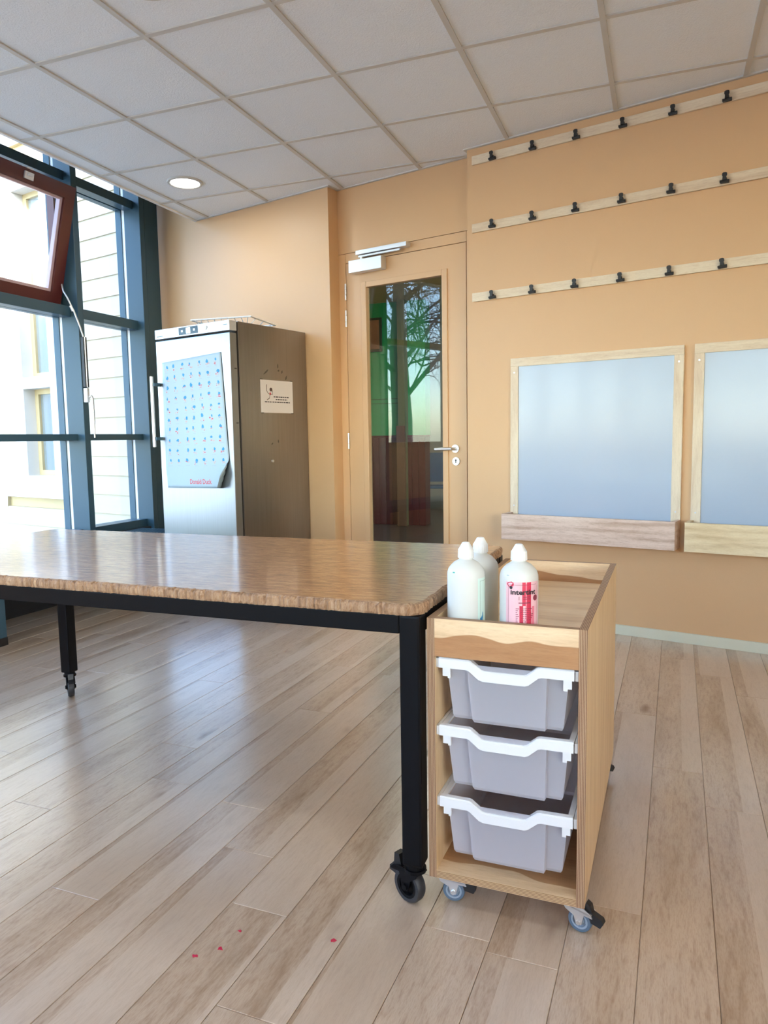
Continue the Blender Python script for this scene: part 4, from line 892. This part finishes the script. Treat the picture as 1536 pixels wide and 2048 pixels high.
# prism on axis 0 expects (y,z)
for k in range(-3, 23):
    z0 = 0.455 + 0.177*k
    if z0+0.177 <= wb or z0 >= wt: board(XA, XB, z0)
    else: board(XA, wl, z0); board(wr, XB, z0)
wn = wp('window_casing', wl, -7.30, 4.125, 4.17, wb+0.08, wt, M['creamtrim'])
wp('casing_board', -6.48, wr, 4.125, 4.17, wb+0.08, wt, M['creamtrim'], wn); wp('casing_board', -7.30, -6.48, 4.125, 4.17, 3.70, wt, M['creamtrim'], wn)
ew = wp('window_frame', -7.30, -7.11, 4.10, 4.30, 0.673, 3.70, M['extwhite'])
wp('frame_stile', -6.64, -6.48, 4.10, 4.30, 0.673, 3.70, M['extwhite'], ew); wp('frame_rail', -7.11, -6.64, 4.10, 4.30, 3.56, 3.70, M['extwhite'], ew); wp('frame_rail', -7.11, -6.64, 4.10, 4.30, 1.655, 1.768, M['extwhite'], ew); wp('frame_rail', -7.11, -6.64, 4.10, 4.30, 0.673, 0.79, M['extwhite'], ew)
for za, zb in ((0.79, 1.655), (1.768, 3.56)):
    for d in ((-7.11, -7.05, za, zb), (-6.70, -6.64, za, zb), (-7.05, -6.70, za, za+0.05), (-7.05, -6.70, zb-0.05, zb)): wp('sash_bar', d[0], d[1], 4.22, 4.27, d[2], d[3], M['creamtrim'], ew)
    m_ = bpy.data.materials.get('mirror_pane')
    if not m_: m_ = mat('mirror_pane', (0.50, 0.60, 0.66), 0.02, metal=0.75)
    wp('pane', -7.05, -6.70, 4.245, 4.255, za+0.05, zb-0.05, m_, ew)
wp('window_sill', wl, wr, 4.05, 4.17, wb, 0.673, M['extwhite'], bev=0.004)

def tree(label, pos, seed, h, droop, nmain=9):
    rg = random.Random(seed); e = empty('bare_tree', pos); tag(e, label, 'tree', 'bare trees outside')
    bm = B(); tube(bm, [(0, 0, -0.15), (0.05, 0, h*0.2), (0.0, 0.1, h*0.45), (0.1, 0.05, h*0.75)], [0.22, 0.17, 0.12, 0.04], 8); obj('trunk', bm, M['bark'], e)
    bm = B()
    def br(p, d, L, r, lev):
        pts = [p]; q = p.copy(); dd_ = d.copy(); n = 4 if lev < 2 else 5
        for i in range(n):
            dd_ = (dd_ + Vector((rg.uniform(-.25, .25), rg.uniform(-.25, .25), (-droop*lev*0.35 if lev else 0.05)))).normalized(); q = q + dd_*L/n; pts.append(q.copy())
        tube(bm, pts, [r*(1-0.75*i/n) for i in range(n+1)], 4)
        if lev < 3:
            for k in range(5 if lev == 0 else 6):
                b0 = pts[1+int(rg.random()*(n-1))]; nd = (d + Vector((rg.uniform(-1, 1), rg.uniform(-1, 1), rg.uniform(-.3, .8)))).normalized(); br(b0, nd, L*0.6, r*0.5, lev+1)
    for i in range(nmain):
        a = i*2.4; br(Vector((0.04, 0.05, h*(0.25+0.45*i/nmain))), Vector((math.cos(a), math.sin(a), 0.9)).normalized(), h*0.38, 0.055, 0)
    obj('branches', bm, M['bark'], e)
tree('bare drooping tree seen mirrored in the door glass', (-8.2, -4.6, -0.12), 4, 8.0, 0.9)
tree('bare branching tree beyond the parapet windows', (-13.5, -12.5, -0.12), 9, 9.0, 0.5)
tree('bare tree mirrored in the window of the side wing', (-19.0, -4.4, -0.12), 12, 6.5, 0.2, 6)
tree('bare tree standing behind the rear windows', (-4.6, -12.0, -0.12), 21, 9.0, 0.6)
ho = empty('brick_house', (-30, -11, -0.12), R_(-30)); tag(ho, 'low brown brick house mirrored in the side wing window', 'building')
BK = mat('brown_brick', (0.16, 0.085, 0.06), 0.85, var=0.3, vscale=5)
bobj('house_wall', (-4, 4, -3, 3, 0, 4.2), BK, ho); bm = B(); prism(bm, [(-3.4, 4.2), (3.4, 4.2), (0, 6.2)], -4.3, 4.3, axis=0); obj('house_roof', bm, mat('grey_roof_tiles', (0.07, 0.07, 0.075), 0.8), ho)
for x in (-2.2, 1.0):
    f_ = bobj('house_window', (x, x+1.4, 3.0, 3.05, 1.2, 2.6), M['extwhite'], ho); bobj('pane', (x+0.1, x+1.3, 3.05, 3.06, 1.3, 2.5), M['doorglass'], f_); bobj('house_window', (4.0, 4.05, x, x+1.4, 1.2, 2.6), M['extwhite'], ho)
